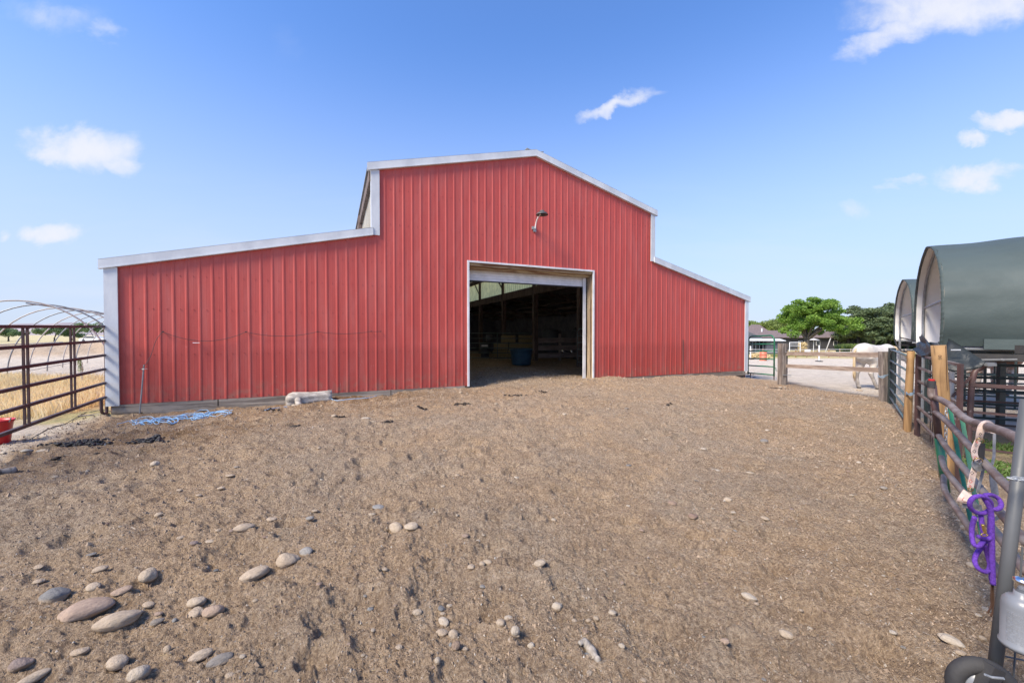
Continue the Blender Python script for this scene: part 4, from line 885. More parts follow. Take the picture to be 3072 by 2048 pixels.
for (x, y, mt, sz) in ((2941, 1302, 'darkthread', 4), (2939, 1312, 'darkthread', 2), (2928, 1335, 'darkthread', 4), (2923, 1353, 'darkthread', 5), (2926, 1372, 'redthread', 4), (2916, 1418, 'darkthread', 5), (2912, 1443, 'redthread', 5), (2911, 1458, 'redthread', 3), (2892, 1498, 'redthread', 6), (3007, 1540, 'redthread', 5), (2998, 1550, 'darkthread', 4), (2931, 1326, 'redthread', 3)):
    obj('woven_diamond', G().tube([H_(x+sz, y, -.05), H_(x, y-sz*1.1, -.05), H_(x-sz, y, -.05), H_(x, y+sz*1.1, -.05)], .0016, 4, True), M[mt], t)
t = thing('lead_rope', 'thick purple lead rope coiled and hanging from the halter', 'rope', H_(2970, 1760))
def rp(pts, r=.0105, dys=None): return G().tube(smoothpts([H_(x, y, ((dys[i] if dys else -.09+.02*math.sin(i))-.26)) for i, (x, y) in enumerate(pts)], 5), r, 10)
cx, cy = 2941, 1513
obj('rope_loop', G().tube([H_(cx+math.cos(k*math.pi/14)*32+math.sin(k*math.pi/14)*2, cy+math.sin(k*math.pi/14)*26, -.36+.02*math.sin(k*math.pi/14)) for k in range(28)], .0105, 10, True), M['purple'], t, True)
obj('rope_loop', rp([(2956, 1484), (2975, 1484), (2994, 1494), (3003, 1510), (3000, 1522), (2988, 1527), (2974, 1525)]), M['purple'], t, True)
obj('rope_loop', rp([(2948, 1486), (2957, 1500), (2968, 1520), (2974, 1545), (2975, 1590), (2976, 1640), (2977, 1700), (2979, 1752)], .0115, [-.11]*8), M['purple'], t, True)
obj('rope_loop', rp([(2972, 1530), (2970, 1570), (2970, 1620), (2973, 1680), (2974, 1740)], .010, [-.06]*5), M['purple'], t, True)
obj('rope_loop', rp([(2924, 1550), (2917, 1575), (2915, 1600), (2920, 1628), (2932, 1638), (2944, 1630), (2952, 1612), (2946, 1575), (2943, 1545)]), M['purple'], t, True)
obj('rope_loop', rp([(2955, 1622), (2943, 1642), (2930, 1660), (2924, 1682), (2934, 1703), (2954, 1714), (2967, 1708), (2969, 1690), (2962, 1662), (2952, 1632)]), M['purple'], t, True)
obj('rope_loop', rp([(2934, 1608), (2948, 1614), (2962, 1616), (2972, 1612)], .010, [-.11]*4), M['purple'], t, True)
obj('snap_hook', G().tube(smoothpts([H_(2948, 1572, -.40), H_(2951, 1584, -.40), H_(2955, 1597, -.40)]), [.007]*12+[.004], 8).tube([H_(2953+10*math.cos(k*math.pi/6), 1603+4*math.sin(k*math.pi/6), -.40) for k in range(12)], .003, 6, True), M['brass'], t, True)
obj('leather_popper', G().ribbon(smoothpts([H_(2976, 1752, -.36), H_(2974, 1790, -.36), H_(2974, 1815, -.36), H_(2963, 1838, -.36)]), .008, .004).ribbon(smoothpts([H_(2978, 1752, -.36), H_(2980, 1800, -.36), H_(2979, 1830, -.36), H_(2972, 1848, -.36)]), .008, .004), M['leather'], t)
# grey mesh gate with wheel
t = thing('mesh_gate', 'grey pipe gate with wire mesh and a wheel in the right foreground', 'gate', (2.02, 1.65, -.12))
q0, q1 = P(2978, 2052, 1.66), P(3066, 1340, 1.66); dq = (q1-q0).normalized()
obj('post', G().tube([q0-dq*.05, q1+dq*.2], .0215, 18), M['greypole'], t, True)
ex = Vector((.9, -.35, 0)).normalized()
obj('top_tube', G().tube([q0.lerp(q1, .93), q0.lerp(q1, .93)+ex*.12-Vector((0, 0, .10)), q0.lerp(q1, .9)+ex*.5-Vector((0, 0, .25))], .022, 12), M['greypole'], t, True)
for i in range(14):
    b = q0+ex*(.06+.045*i)+Vector((0, 0, -.02)); obj('mesh_wire', G().tube([b, b+Vector((.03, 0, .62))], .0035, 6), M['leather'] if i % 4 == 3 else M['greypole'], t)
for i in range(6): b = q0+ex*.03+Vector((.01*i, 0, .02+.11*i)); obj('mesh_wire', G().tube([b, b+ex*.65], .0032, 6), M['greypole'], t)
obj('brace_wire', G().tube([q0+ex*.04+Vector((0, -.02, .28)), q0+ex*.42+Vector((0, -.02, -.06))], .004, 6), M['leather'], t)
wc = P(2948, 2053, 1.62)+Vector((0, 0, -.01)); wn = Vector((-.35, -.93, .05)).normalized(); wa = Vector((0, 0, 1)); wa = (wa-wn*wa.dot(wn)).normalized(); wb = wn.cross(wa)
obj('wheel', G().tube([wc+(wa*math.cos(k*math.pi/16)+wb*math.sin(k*math.pi/16))*.088 for k in range(32)], .030, 14, True), M['black'], t, True)
g = G(); n = 24; rings = [(.066, .004), (.062, .018), (.045, .025), (.015, .03), (.001, .03)]; vs = []
for (r, o_) in rings: vs += [wc+(wa*math.cos(k*2*math.pi/n)+wb*math.sin(k*2*math.pi/n))*r+wn*o_ for k in range(n)]
g.add(vs, [(i*n+k, i*n+(k+1) % n, (i+1)*n+(k+1) % n, (i+1)*n+k) for i in range(len(rings)-1) for k in range(n)]); obj('wheel_hub', g, M['cyl'], t, True)
obj('bracket', G().box(P(2962, 2030, 1.6), (.05, .05, .11), Matrix.Rotation(.4, 3, 'Y')), M['black'], t)
obj('bolt', G().tube([P(2955, 2022, 1.53), P(2975, 2030, 1.53), P(3012, 2034, 1.5)], .0045, 6), M['galv'], t)
cpt = P(3050, 1462, 1.6)
g = G()
for i in range(5):
    c = P(3036+i*11, 1434+i*1.5, 1.58); a = Vector((0, 0, 1)) if i % 2 else Vector((0, 1, .2)).normalized(); g.tube([c+ex*math.cos(k*math.pi/5)*.013+a*math.sin(k*math.pi/5)*.008 for k in range(10)], .0028, 5, True)
obj('latch_chain', g, M['galv'], t)
cc = P(3062, 1945, 1.52)
t = thing('gas_cylinder', 'silver gas cylinder with printed label hanging on the mesh gate', 'gas cylinder', cc)
obj('tank', G().lathe([(.0, .0), (.05, .002), (.058, .012), (.0585, .02), (.054, .024), (.0535, .165), (.050, .185), (.038, .20), (.022, .208), (.02, .225)], cc, 32), M['cyl'], t, True)
obj('valve', G().lathe([(.018, .225), (.018, .255), (.024, .262), (.024, .272), (.01, .28)], cc, 16), M['steel'], t, True)
g = G()
for i in range(26):
    z = .04+i*.0045
    for k in range(12):
        if random.random() < .85:
            a0 = math.pi*.98+k*.115; p = cc+Vector((math.cos(a0)*.0542, math.sin(a0)*.0542, z)); q = cc+Vector((math.cos(a0+.10)*.0542, math.sin(a0+.10)*.0542, z)); g.bar(p, q, .0012, .0016 if i % 6 else .0028)
obj('label_print', g, M['labelp'], t)

# ---------------------------------------------------------------- stones
def ico():
    t = (1+5**.5)/2; v = [(-1,t,0),(1,t,0),(-1,-t,0),(1,-t,0),(0,-1,t),(0,1,t),(0,-1,-t),(0,1,-t),(t,0,-1),(t,0,1),(-t,0,-1),(-t,0,1)]
    f = [(0,11,5),(0,5,1),(0,1,7),(0,7,10),(0,10,11),(1,5,9),(5,11,4),(11,10,2),(10,7,6),(7,1,8),(3,9,4),(3,4,2),(3,2,6),(3,6,8),(3,8,9),(4,9,5),(2,4,11),(6,2,10),(8,6,7),(9,8,1)]
    v = [Vector(p).normalized() for p in v]
    for _ in range(3):
        mp = {}; nf = []
        def mid(a, b):
            k = (min(a, b), max(a, b))
            if k not in mp: mp[k] = len(v); v.append(((v[a]+v[b])/2).normalized())
            return mp[k]
        for a, b, c in f: x, y, z = mid(a, b), mid(b, c), mid(c, a); nf += [(a, x, z), (b, y, x), (c, z, y), (x, y, z)]
        f = nf
    return v, f
IV, IF = ico()
def stone_mesh(seed):
    r = random.Random(seed); ph = [r.uniform(0, 6) for _ in range(9)]; vs = []
    for p in IV:
        k = 1+.12*math.sin(2.1*p.x+ph[0]+1.3*p.y)+.09*math.sin(3.1*p.y+ph[1]-2*p.z)-.10*max(0, p.x*math.cos(ph[5])+p.y*math.sin(ph[5])-.45)-.2*max(0, p.y*math.cos(ph[6])+p.z*math.sin(ph[6])-.6)+.04*math.sin(5*p.z+ph[2]+3*p.x)+.02*math.sin(9*p.x+ph[3])*math.sin(8*p.y+ph[4])
        vs.append((p.x*k, p.y*k, p.z*k*(1-.12*p.x*r.choice([1]))))
    me = bpy.data.meshes.new('stone'); me.from_pydata(vs, [], IF); me.polygons.foreach_set('use_smooth', [True]*len(IF)); return me
SM = [stone_mesh(i) for i in range(9)]; SMC = {}
def stone(x, y, wpx, hpx, col, label=None, rot=None, sink=.3):
    p = PG(x, y+hpx*.25); s = p.y/F; rad = math.hypot(1, (x-1536)/F); a = wpx/2*s*(1.0 if wpx < 60 else .95)/rad**.6; c = hpx/2*s*.72; b = (a+c)/2*1.05
    if a < b*.9: a, b = b, a*1.1
    if rot is not None and abs(rot) < 1: a = wpx/2*s*.9/rad**.35; b = max(.56, min(.8, hpx/wpx*.95))*a; c = max(.36, hpx/wpx*.52)*a
    k = random.randrange(9); key = (k, col)
    if key not in SMC: me = SM[k].copy(); me.materials.append(ST[col]); SMC[key] = me
    o = bpy.data.objects.new('stone', SMC[key]); COL.objects.link(o)
    z = float(np.mean(gz([p.x, p.x+a*.6, p.x-a*.6, p.x], [p.y, p.y, p.y, p.y-b])))*.5+.5*float(np.max(gz([p.x, p.x+a*.6, p.x-a*.6], [p.y, p.y-b*.5, p.y-b*.5]))); o.location = (p.x, p.y, z+c*(1-2*sink)); o.scale = (a, b, c)
    o.rotation_euler = (random.uniform(-.12, .12), random.uniform(-.12, .12), random.uniform(-.5, .5) if rot is None else rot)
    if label: tag(o, label, 'stone'); LANDM.append((x, y, label)); return
    cn = {'tan': 'tan', 'beige': 'beige', 'white': 'cream', 'blue': 'slate-blue', 'grey': 'grey', 'brown': 'brown', 'purple': 'purplish', 'pink': 'pinkish'}[col]
    szn = 'tiny' if wpx < 13 else 'small' if wpx < 19 else 'middling' if wpx < 26 else 'fair-sized'; shp = 'flat' if hpx/wpx < .5 else 'oval' if hpx/wpx < .72 else 'round'
    k = min(PLACES, key=lambda q: (q[0]-x)**2*.5+(q[1]-y)**2); dx, dy = x-k[0], (y-k[1])*1.4
    rel = ('just ' if math.hypot(dx, dy) < 60 else 'well ' if math.hypot(dx, dy) > 170 else '')+('right of' if dx > abs(dy) else 'left of' if -dx > abs(dy) else 'in front of' if dy > 0 else 'beyond')
    lb = f'{szn} {shp} {cn} stone {rel} {k[2]}'; USED.setdefault(lb, []).append(o); tag(o, lb, 'stone', 'loose stones in the dirt yard')
LANDM = []; USED = {}
PLACES = [(165,1788,'the big blue-grey stone'),(357,1854,'the largest tan stone'),(444,1737,'the egg-shaped beige stone'),(615,1815,'the trio of stones'),(867,1677,'the tall tan stone'),(1205,1572,'the touching beige pair'),(417,2018,'the pale bottom-edge stone'),(68,1988,'the dark purplish corner stone'),
 (659,1975,'the grey-blue sliver'),(1132,1511,'the flush grey stone'),(735,1586,'the half-buried tan stone'),(2850,1916,'the long white stone'),(2248,1782,'the pillow-shaped stone'),(2359,1895,'the rounded right-hand stone'),(2146,1408,'the bright oblong stone'),(2293,1322,'the blue-white stone'),
 (465,1396,'the white egg-like stone'),(1546,1906,'the half-moon stone'),(1619,1687,'the beige oval stone'),(1672,1804,'the squarish pale stone'),(128,1353,'the stones by the gate'),(2723,2017,'the broken beige slab'),(1765,1968,'the bone-shaped driftwood'),(925,1190,'the driftwood log'),(1580,1170,'the doorway'),(2347,1157,'the timber post'),(2720,1290,'the upright pine post'),(2600,1170,'the white horse'),(2250,1130,'the barn corner'),(540,1260,'the blue cord heap'),(2185,1502,'the mid-right beige stone'),(2040,1540,'the two brown stones'),(1330,1458,'the mid-yard centre'),(1890,1400,'the right half of the yard'),(2577,1396,'the fence line'),(1340,1900,'the centre foreground cluster'),(1800,1832,'the row of three pebbles'),(2500,1600,'the right foreground'),(1550,1428,'the lone mid-yard pebble'),(250,1560,'the left tyre-marked dirt'),(1960,1960,'the bottom centre edge'),(1000,1900,'the bare dirt at bottom left of centre')]
big = [(165,1788,93,56,'blue','large blue-grey stone in the left foreground dirt'),(444,1737,62,48,'beige','smooth egg-shaped beige stone beyond the blue-grey one'),(298,1722,52,25,'tan','low tan stone just behind the big blue-grey stone'),
 (255,1833,165,60,'pink','long pinkish half-buried foreground stone',.9),(357,1854,132,80,'tan','largest tan stone of the left foreground cluster',.85),(366,1786,62,28,'pink','oval pinkish stone above the largest tan stone'),
 (278,1779,52,25,'tan','narrow tan stone behind the long buried stone'),(589,1799,58,40,'beige','upper stone of the trio right of the cluster'),(587,1828,56,30,'tan','narrow lower left stone of the trio'),(640,1828,64,48,'pink','lower right stone of the trio'),
 (867,1677,70,54,'tan','tall rounded tan stone beside a smaller grey one'),(920,1656,45,30,'grey','small grey stone right of the tall tan stone'),(765,1718,95,60,'tan','slanted half-buried tan slab left of the tall tan stone',.95),
 (240,1956,60,28,'tan','flat tan stone below the left foreground cluster'),(68,1988,78,44,'purple','dark purplish stone near the bottom left corner'),(98,2018,100,58,'beige','elongated beige stone in the bottom left corner',.95),
 (417,2018,62,60,'white','pale rounded stone at the bottom edge'),(600,1954,76,32,'tan','thin elongated tan stone near the bottom edge',.8),(659,1975,84,30,'blue','thin grey-blue sliver of stone near the bottom edge',.7),
 (349,1979,78,42,'tan','flush buried tan stone left of the pale bottom stone'),(1189,1570,48,34,'beige','larger of two touching beige stones mid yard'),(1230,1577,44,31,'beige','smaller right one of two touching beige stones'),
 (1132,1511,40,20,'grey','grey stone flush with the dirt above the touching pair'),(735,1586,65,33,'tan','half-buried tan stone behind the slanted slab',.8),(2850,1916,78,42,'white','long white stone by the mesh gate wheel',-.6),(2880,1951,44,16,'tan','flat orange-tan stone below the long white stone'),
 (2248,1782,48,36,'white','pale pillow-shaped stone in the right foreground',-.6),(2359,1895,46,50,'beige','rounded beige stone lower right of the pale pillow stone',-.9),(2146,1408,32,18,'white','bright white oblong stone right of centre',-.4),
 (2293,1322,26,20,'blue','blue-white stone in the far right yard'),(465,1396,30,24,'white','white egg-like stone below the black manure'),(1546,1906,25,45,'white','upright half-moon pale stone in the centre foreground',1.4),
 (1619,1687,38,26,'beige','beige oval stone in the centre yard'),(1672,1804,31,28,'white','small squarish pale stone in the centre foreground'),(128,1353,36,18,'white','pale stone beside a grey slab near the gate'),(80,1353,44,18,'grey','grey slab stone near the left gate'),(2723,2017,60,30,'beige','broken beige slab at the bottom right edge',-.4)]
for q in big: stone(*q[:5], q[5], q[6] if len(q) > 6 else None, .38 if 'buried' in q[5] or 'flush' in q[5] else .28)
sm = [(474,1867,40,22,'blue'),(476,1845,26,16,'pink'),(444,1818,42,18,'tan'),(115,1748,42,20,'tan'),(115,1716,38,14,'tan'),(274,1669,32,12,'blue'),(542,1615,24,16,'tan'),(695,1595,20,16,'purple'),(816,1558,32,14,'tan'),(929,1558,24,18,'grey'),(631,1636,32,12,'beige'),(582,1645,26,18,'purple'),(648,1741,18,10,'blue'),(689,2032,34,18,'tan'),(502,1939,26,26,'tan'),
 (1412,1693,25,18,'tan'),(1446,1686,20,18,'tan'),(1463,1678,28,15,'beige'),(1251,1840,30,20,'beige'),(1323,1830,24,14,'blue'),(1328,1842,16,9,'tan'),(1332,1861,38,20,'white'),(1525,1857,26,16,'white'),(1359,1912,30,32,'tan'),(1327,1904,36,20,'tan'),(1368,1955,28,38,'brown'),(1352,1950,12,18,'grey'),(1502,1883,28,26,'tan'),(1593,1927,22,30,'white'),(1312,2014,20,24,'white'),(1838,1829,24,18,'white'),(1789,1834,18,18,'beige'),(1765,1838,16,16,'tan'),(1434,1623,15,13,'white'),(1372,1539,10,13,'white'),(1117,1545,22,12,'beige'),
 (2174,1920,30,24,'pink'),(2430,1853,18,13,'white'),(2677,1895,26,18,'white'),(2650,1732,15,10,'white'),(2897,1584,30,18,'white'),(2959,1825,28,22,'grey'),(2910,1694,26,22,'beige'),(2875,1564,16,9,'white'),(2903,1615,24,18,'beige'),(2935,1850,24,12,'white'),(2945,1900,26,14,'beige'),
 (1002,1248,16,14,'beige'),(1096,1257,29,13,'white'),(1120,1269,14,8,'beige'),(1550,1428,18,13,'white'),(1328,1458,15,10,'beige'),(930,1558,24,18,'grey'),(945,1530,20,12,'beige'),(1382,1180,12,10,'beige'),(1487,1214,12,9,'beige'),(1694,1254,14,11,'white'),(957,1355,14,9,'beige'),(965,1435,10,8,'white'),(1435,1620,14,13,'white'),(1395,1608,22,14,'pink'),
 (2249,1430,26,10,'beige'),(2109,1352,20,12,'white'),(1887,1395,18,9,'blue'),(2017,1521,28,17,'brown'),(2185,1502,26,20,'beige'),(2080,1560,32,22,'brown'),(2295,1572,28,12,'beige'),(2577,1396,16,10,'white'),(2651,1470,26,12,'grey'),(2555,1491,16,9,'white'),(1937,1320,15,9,'beige'),(2302,1290,15,8,'white'),(2308,1345,13,8,'beige'),(1880,1228,14,7,'blue'),(1825,1227,15,6,'beige'),(2085,1242,14,6,'beige'),(2100,1205,12,6,'beige'),(2682,1248,16,8,'beige'),(2698,1265,12,7,'beige'),(2138,1540,13,7,'white'),(2375,1540,16,9,'purple'),(2449,1411,13,7,'beige'),(2532,1288,9,7,'white'),(1885,1515,13,8,'white'),(2450,1500,10,8,'white'),(2088,1447,14,6,'blue'),(2235,1440,8,5,'beige'),
 (538,1466,22,10,'beige'),(661,1465,25,14,'tan'),(476,1547,26,16,'beige'),(118,1378,18,7,'beige'),(86,1305,28,11,'grey'),(67,1315,26,10,'beige'),(119,1306,28,11,'beige'),(58,1328,24,9,'beige'),(38,1360,18,8,'white'),(10,1363,20,8,'white'),(600,1380,13,9,'beige'),(612,1395,9,5,'white'),(690,1428,26,11,'tan'),(165,1426,22,9,'beige'),(595,1490,20,14,'tan'),(653,1597,18,14,'tan'),(566,1508,12,8,'beige'),(8,1540,12,6,'beige'),(160,1561,10,5,'brown'),(500,1500,8,6,'white'),
 (2340,1160,12,8,'white'),(2354,1160,10,7,'white'),(2578,1170,20,8,'beige'),(2598,1198,18,8,'beige'),(1008,1213,16,8,'beige'),(895,1215,24,10,'beige'),(885,1217,20,9,'white'),(2245,1127,16,8,'grey'),(2256,1123,14,7,'white'),(2262,1130,12,7,'grey'),(2240,1120,13,8,'grey'),(530,1247,24,8,'grey'),(500,1247,20,7,'grey')]
for q in sm: stone(*q)
for i in range(95):
    y = random.choice([random.uniform(1300, 2040), random.uniform(1500, 2040)]); x = random.uniform(20, 2780) if y > 1400 else random.uniform(300, 2500)
    k = random.uniform(7, 15)*(y/1600); stone(x, y, k*1.25, k*.8, random.choice(['tan', 'tan', 'beige', 'beige', 'white', 'grey', 'pink', 'brown']))

for lb, os_ in USED.items():
    if len(os_) == 2:
        os_.sort(key=lambda o: o.location.y)
        os_[0]['label'] = 'nearer '+lb; os_[1]['label'] = 'farther '+lb
# ---------------------------------------------------------------- yard clutter
def pile(name, label, x, y, wpx, hpx, m, n, cat='manure', group=None, sz=1):
    p = PG(x, y); s = p.y/F; g = G(); lc = BT.inverted() @ p; p = BT @ Vector((lc.x, min(lc.y, -.25), lc.z)) if abs(lc.x) < 9.8 and lc.y < 1 else p
    for i in range(int(n*2.2)):
        a = random.gauss(0, .28)*wpx*s; b = random.gauss(0, .25)*wpx*s*.5; r = random.uniform(.010, .030)*sz; c = Vector((p.x+a, p.y+b, 0)); c.z = gz1(c.x, c.y)+r*.25+max(0, hpx*s*.35*(1-abs(a)/(wpx*s*.5)))*random.random()
        sc = Vector((r*random.uniform(.8, 1.5), r*random.uniform(.7, 1.1), r*random.uniform(.55, 1.0))); R = Matrix.Rotation(random.uniform(0, 3), 3, 'Z')
        vs = [R @ Vector((v.x*sc.x*(1+.2*math.sin(7*v.y+i)), v.y*sc.y*(1+.2*math.sin(6*v.z+i)), v.z*sc.z))+c for v in IV[:162]]; g.add(vs, IF2)
    return single(name, g, m, label, cat, group, True)
def lowico():
    v = [Vector(p) for p in IV[:162]]; t = []
    # faces of the twice subdivided sphere
    base = [(0,11,5),(0,5,1),(0,1,7),(0,7,10),(0,10,11),(1,5,9),(5,11,4),(11,10,2),(10,7,6),(7,1,8),(3,9,4),(3,4,2),(3,2,6),(3,6,8),(3,8,9),(4,9,5),(2,4,11),(6,2,10),(8,6,7),(9,8,1)]
    vv = [Vector(IV[i]) for i in range(12)]; f = base
    for _ in range(2):
        mp = {}; nf = []
        def mid(a, b):
            k = (min(a, b), max(a, b))
            if k not in mp: mp[k] = len(vv); vv.append(((vv[a]+vv[b])/2).normalized())
            return mp[k]
        for a, b, c in f: x, y, z = mid(a, b), mid(b, c), mid(c, a); nf += [(a, x, z), (b, y, x), (c, z, y), (x, y, z)]
        f = nf
    return f
IF2 = lowico()
pile('manure_pile', 'wide black manure patch near the left gate', 250, 1337, 170, 24, M['manureb'], 60)
pile('manure_pile', 'compact shiny black manure heap right of the wide patch', 446, 1328, 85, 24, M['manureb'], 34)
for (x, y, wp, n, lb) in ((1385,1214,48,16,'dark manure clump in front of the left door edge'),(1544,1192,62,22,'dark manure clump in the middle of the door approach'),(1263,1226,30,10,'small dark manure clump left of the door'),(1631,1176,36,9,'farthest dark manure clump near the doorway'),(881,1281,30,10,'dark manure clump below the log'),(1162,1273,34,12,'brown manure clump right of the pale oval stone'),(800,1235,60,16,'dark manure clump just left of the log'),(168,1381,18,4,'single black dung lump left of the wide patch'),(292,1364,16,4,'single black dung lump under the wide patch'),(2325,1165,60,14,'scattered dark manure in front of the timber post'),(1020,1253,36,9,'dark manure beside the stones below the log'),(2010,1218,25,5,'small dark manure spot in the right yard'),(900,1268,0,0,'')):
    if n: pile('manure_pile', lb, x, y, wp, 10, M['manure'], n, sz=.9)
# log
a, b = b2w(face_uv(862, 1200)[0], -.30, 0), b2w(face_uv(996, 1192)[0], -.27, 0); a.z = zg(a.x, a.y)+.01; b.z = zg(b.x, b.y)+.01; r = .11
ax = (b-a).normalized(); cpts = [a+(b-a)*q+Vector((0, 0, .10-.02*abs(q-.5))) for q in (0, .06, .15, .3, .5, .7, .9, 1.0)]
g = G(); n = 26; rr = [.12, .185, .205, .18, .15, .14, .145, .14]; vs = []
for i, c in enumerate(cpts):
    sd = Vector((-ax.y, ax.x, 0))
    for k in range(n):
        th = 2*math.pi*k/n; q = rr[i]*(1+.10*math.sin(3*th+i*.4)+.05*math.sin(7*th+1)+(.04*math.sin(11*th+i))); vs.append(c+sd*math.cos(th)*q+Vector((0, 0, math.sin(th)*q*.95)))
g.add(vs, [(i*n+k, i*n+(k+1) % n, (i+1)*n+(k+1) % n, (i+1)*n+k) for i in range(len(cpts)-1) for k in range(n)]+[tuple(range(n-1, -1, -1)), tuple((len(cpts)-1)*n+k for k in range(n))])
lo_ = single('log', g, M['logw'], 'bleached driftwood log lying against the base of the red wall', 'log', smooth=True)
st0 = a+(b-a)*.22
obj('branch_stub', G().tube(smoothpts([st0+Vector((0, 0, .17)), st0+Vector((.08, -.10, .14)), st0+Vector((.16, -.20, .05)), st0+Vector((.2, -.24, -.02))]), [.08]*6+[.07]*6+[.06]*6+[.045], 14), M['logw'], lo_, True)
g = G()
for i in range(9):
    q = .35+.07*i+random.uniform(-.02, .02); c = a+(b-a)*q; th = random.uniform(-.1, .9)
    p_ = c+Vector((ax.y, -ax.x, 0))*.118*math.cos(th)+Vector((0, 0, .1+.118*math.sin(th))); g.tube([p_, p_+ax*random.uniform(.08, .18)+Vector((0, 0, random.uniform(-.04, .04)))], .005, 5)
obj('bark_crack', g, M['wire'], lo_)
# blue cord heap
t = thing('blue_cord', 'tangled heap of light blue cord on the ground by the wall', 'cord', PG(540, 1258))
for j in range(6):
    pts = []; c0 = random.uniform(0, 6); nl_ = random.uniform(1.5, 4.5); xa, xb = 385+random.uniform(-10, 60), 700-random.uniform(0, 70)
    for k in range(60):
        q = k/59; f = 2*math.pi*q*nl_+c0; x = xa+(xb-xa)*q+34*math.cos(f); y = 1274-.105*(x-385)+7*math.sin(f)+5*math.sin(q*5+j)
        p = PG(x, y); p.z = gz1(p.x, p.y)+.010+.03*abs(math.sin(q*9+j)); pts.append(p)
    obj('cord_strand', G().tube(smoothpts(pts, 3), .0055, 6), M['bluerope'], t, True)
for (cx_, cy_, rx, ry) in ((440, 1262, 45, 9), (500, 1262, 34, 11), (612, 1243, 30, 9), (585, 1250, 40, 8), (650, 1246, 45, 8)):
    pts = []
    for k in range(20): p = PG(cx_+rx*math.cos(k*math.pi/10), cy_+ry*math.sin(k*math.pi/10)); p.z = gz1(p.x, p.y)+.03; pts.append(p)
    obj('cord_loop', G().tube(pts, .0055, 6, True), M['bluerope'], t, True)
def groundcord(name, pix, r, m, label, lift=.01):
    pts = []
    for (x, y) in pix: p = PG(x, y); p.z = gz1(p.x, p.y)+lift; pts.append(p)
    pts = smoothpts(pts, 6)
    for p in pts: p.z = max(p.z, gz1(p.x, p.y)+r)
    single(name, G().tube(pts, r, 6), m, label, 'cord', smooth=True)
groundcord('blue_cord', [(795, 1238), (815, 1232), (840, 1224), (868, 1220)], .008, M['bluerope'], 'short piece of blue cord running up to the log')
groundcord('blue_cord', [(985, 1200), (1010, 1206), (1050, 1202), (1100, 1197), (1130, 1190)], .008, M['bluerope'], 'thin blue cord running right from the log')
groundcord('black_cord', [(90, 1322), (120, 1303), (160, 1288), (195, 1278), (240, 1250), (270, 1238), (310, 1238), (360, 1241), (415, 1243)], .007, M['black'], 'thin black cord lying on the pale ground from the gate to the rod')
# weathered stick, bone-like wood
def stick(label, p, q, r, m, lift=.03, name='branch'):
    a, b = PG(*p), PG(*q); g = G(); pts = [a.lerp(b, k/6)+Vector((0, 0, lift+.008*math.sin(k*2))) for k in range(7)]
    for k_ in pts: k_.z = gz1(k_.x, k_.y)+lift
    g.tube(pts, [r*(1+.2*math.sin(k*1.7)) for k in range(7)], 10); single(name, g, m, label, 'branch', smooth=True)
stick('grey weathered branch at the left edge of the yard', (-40, 1428), (52, 1412), .038, M['tie'])
bp_ = [PG(x, y) for x, y in ((1738, 1946), (1752, 1938), (1768, 1944), (1780, 1962), (1788, 1980), (1794, 1998))]
for k_ in bp_: k_.z = gz1(k_.x, k_.y)+.012
single('driftwood', G().tube(smoothpts(bp_, 4), [.012]*4+[.020]*4+[.024]*4+[.019]*4+[.016]*4+[.012], 10), mat('driftwood_grey', (.36, .32, .27), (.22, .19, .155), .85, 30, bump=.004, bsc=120), 'bleached bone-shaped piece of driftwood in the centre foreground', 'driftwood', smooth=True)
stick('flat grey stick under the left gate', (235, 1253), (330, 1245), .02, M['tie'], .01)
# red bucket
bc = P(-17, 1322, 5.85); bc.z = zg(bc.x, bc.y)
t = thing('bucket', 'red plastic bucket cut by the left edge of the picture', 'bucket', bc)
obj('pail', G().lathe([(.0, .0), (.15, .0), (.152, .01), (.185, .32), (.20, .34), (.205, .37), (.196, .37), (.18, .33), (.146, .02), (.0, .02)], bc, 32, False), M['redpl'], t, True)
obj('handle', G().tube(smoothpts([bc+Vector((.2, .02, .34)), bc+Vector((.24, .0, .37)), bc+Vector((.28, -.02, .41))]), .008, 6), M['galv'], t)

# ---------------------------------------------------------------- inside the barn
def at(x, Y, z=0.0): d = (x-1536)/F; return Vector((d*Y, Y, z))
gpanel('stock_gate', 'grey tube gate across the dark barn aisle behind the blue tub', at(1402, 23.6), at(1598, 22.6), 0, 0, [.08, .38, .66, .94, 1.22, 1.52], M['bgreen'], r=.024, mids=(.47,))
gpanel('walk_gate', 'grey-green gate standing open just inside the right side of the doorway', at(1733, 18.0), at(1790, 16.6), 0, 0, [.2, .48, .78, 1.08, 1.38, 1.7], M['bgreen'], r=.024, bow=True, low=.05)
tb = at(1564, 19.1); t = thing('stock_tub', 'round dark blue water tub on the barn floor', 'tub', tb)
obj('tub', G().lathe([(.0, .0), (.44, .0), (.46, .02), (.49, .3), (.50, .31), (.50, .46), (.53, .5), (.54, .68), (.58, .69), (.58, .74), (.53, .74), (.5, .45), (.44, .04), (.0, .03)], tb, 36, False), M['bluetub'], t, True)
for i, x in enumerate((1690, 1715)):
    c = at(x, 23.8); t = thing('milk_can', ('left' if i == 0 else 'right')+' one of two shiny steel cans behind the stall planks', 'can', c)
    obj('can_body', G().lathe([(.0, .0), (.11, .0), (.115, .02), (.11, .36), (.115, .38), (.115, .40), (.105, .72)], c, 20), M['steel'], t, True); obj('lid', G().lathe([(.12, .72), (.12, .745), (.0, .77)], c, 20), M['steel'], t, True)
c = at(1455, 24.5); t = thing('trash_can', 'dark bin with white sticker behind the aisle gate', 'bin', c)
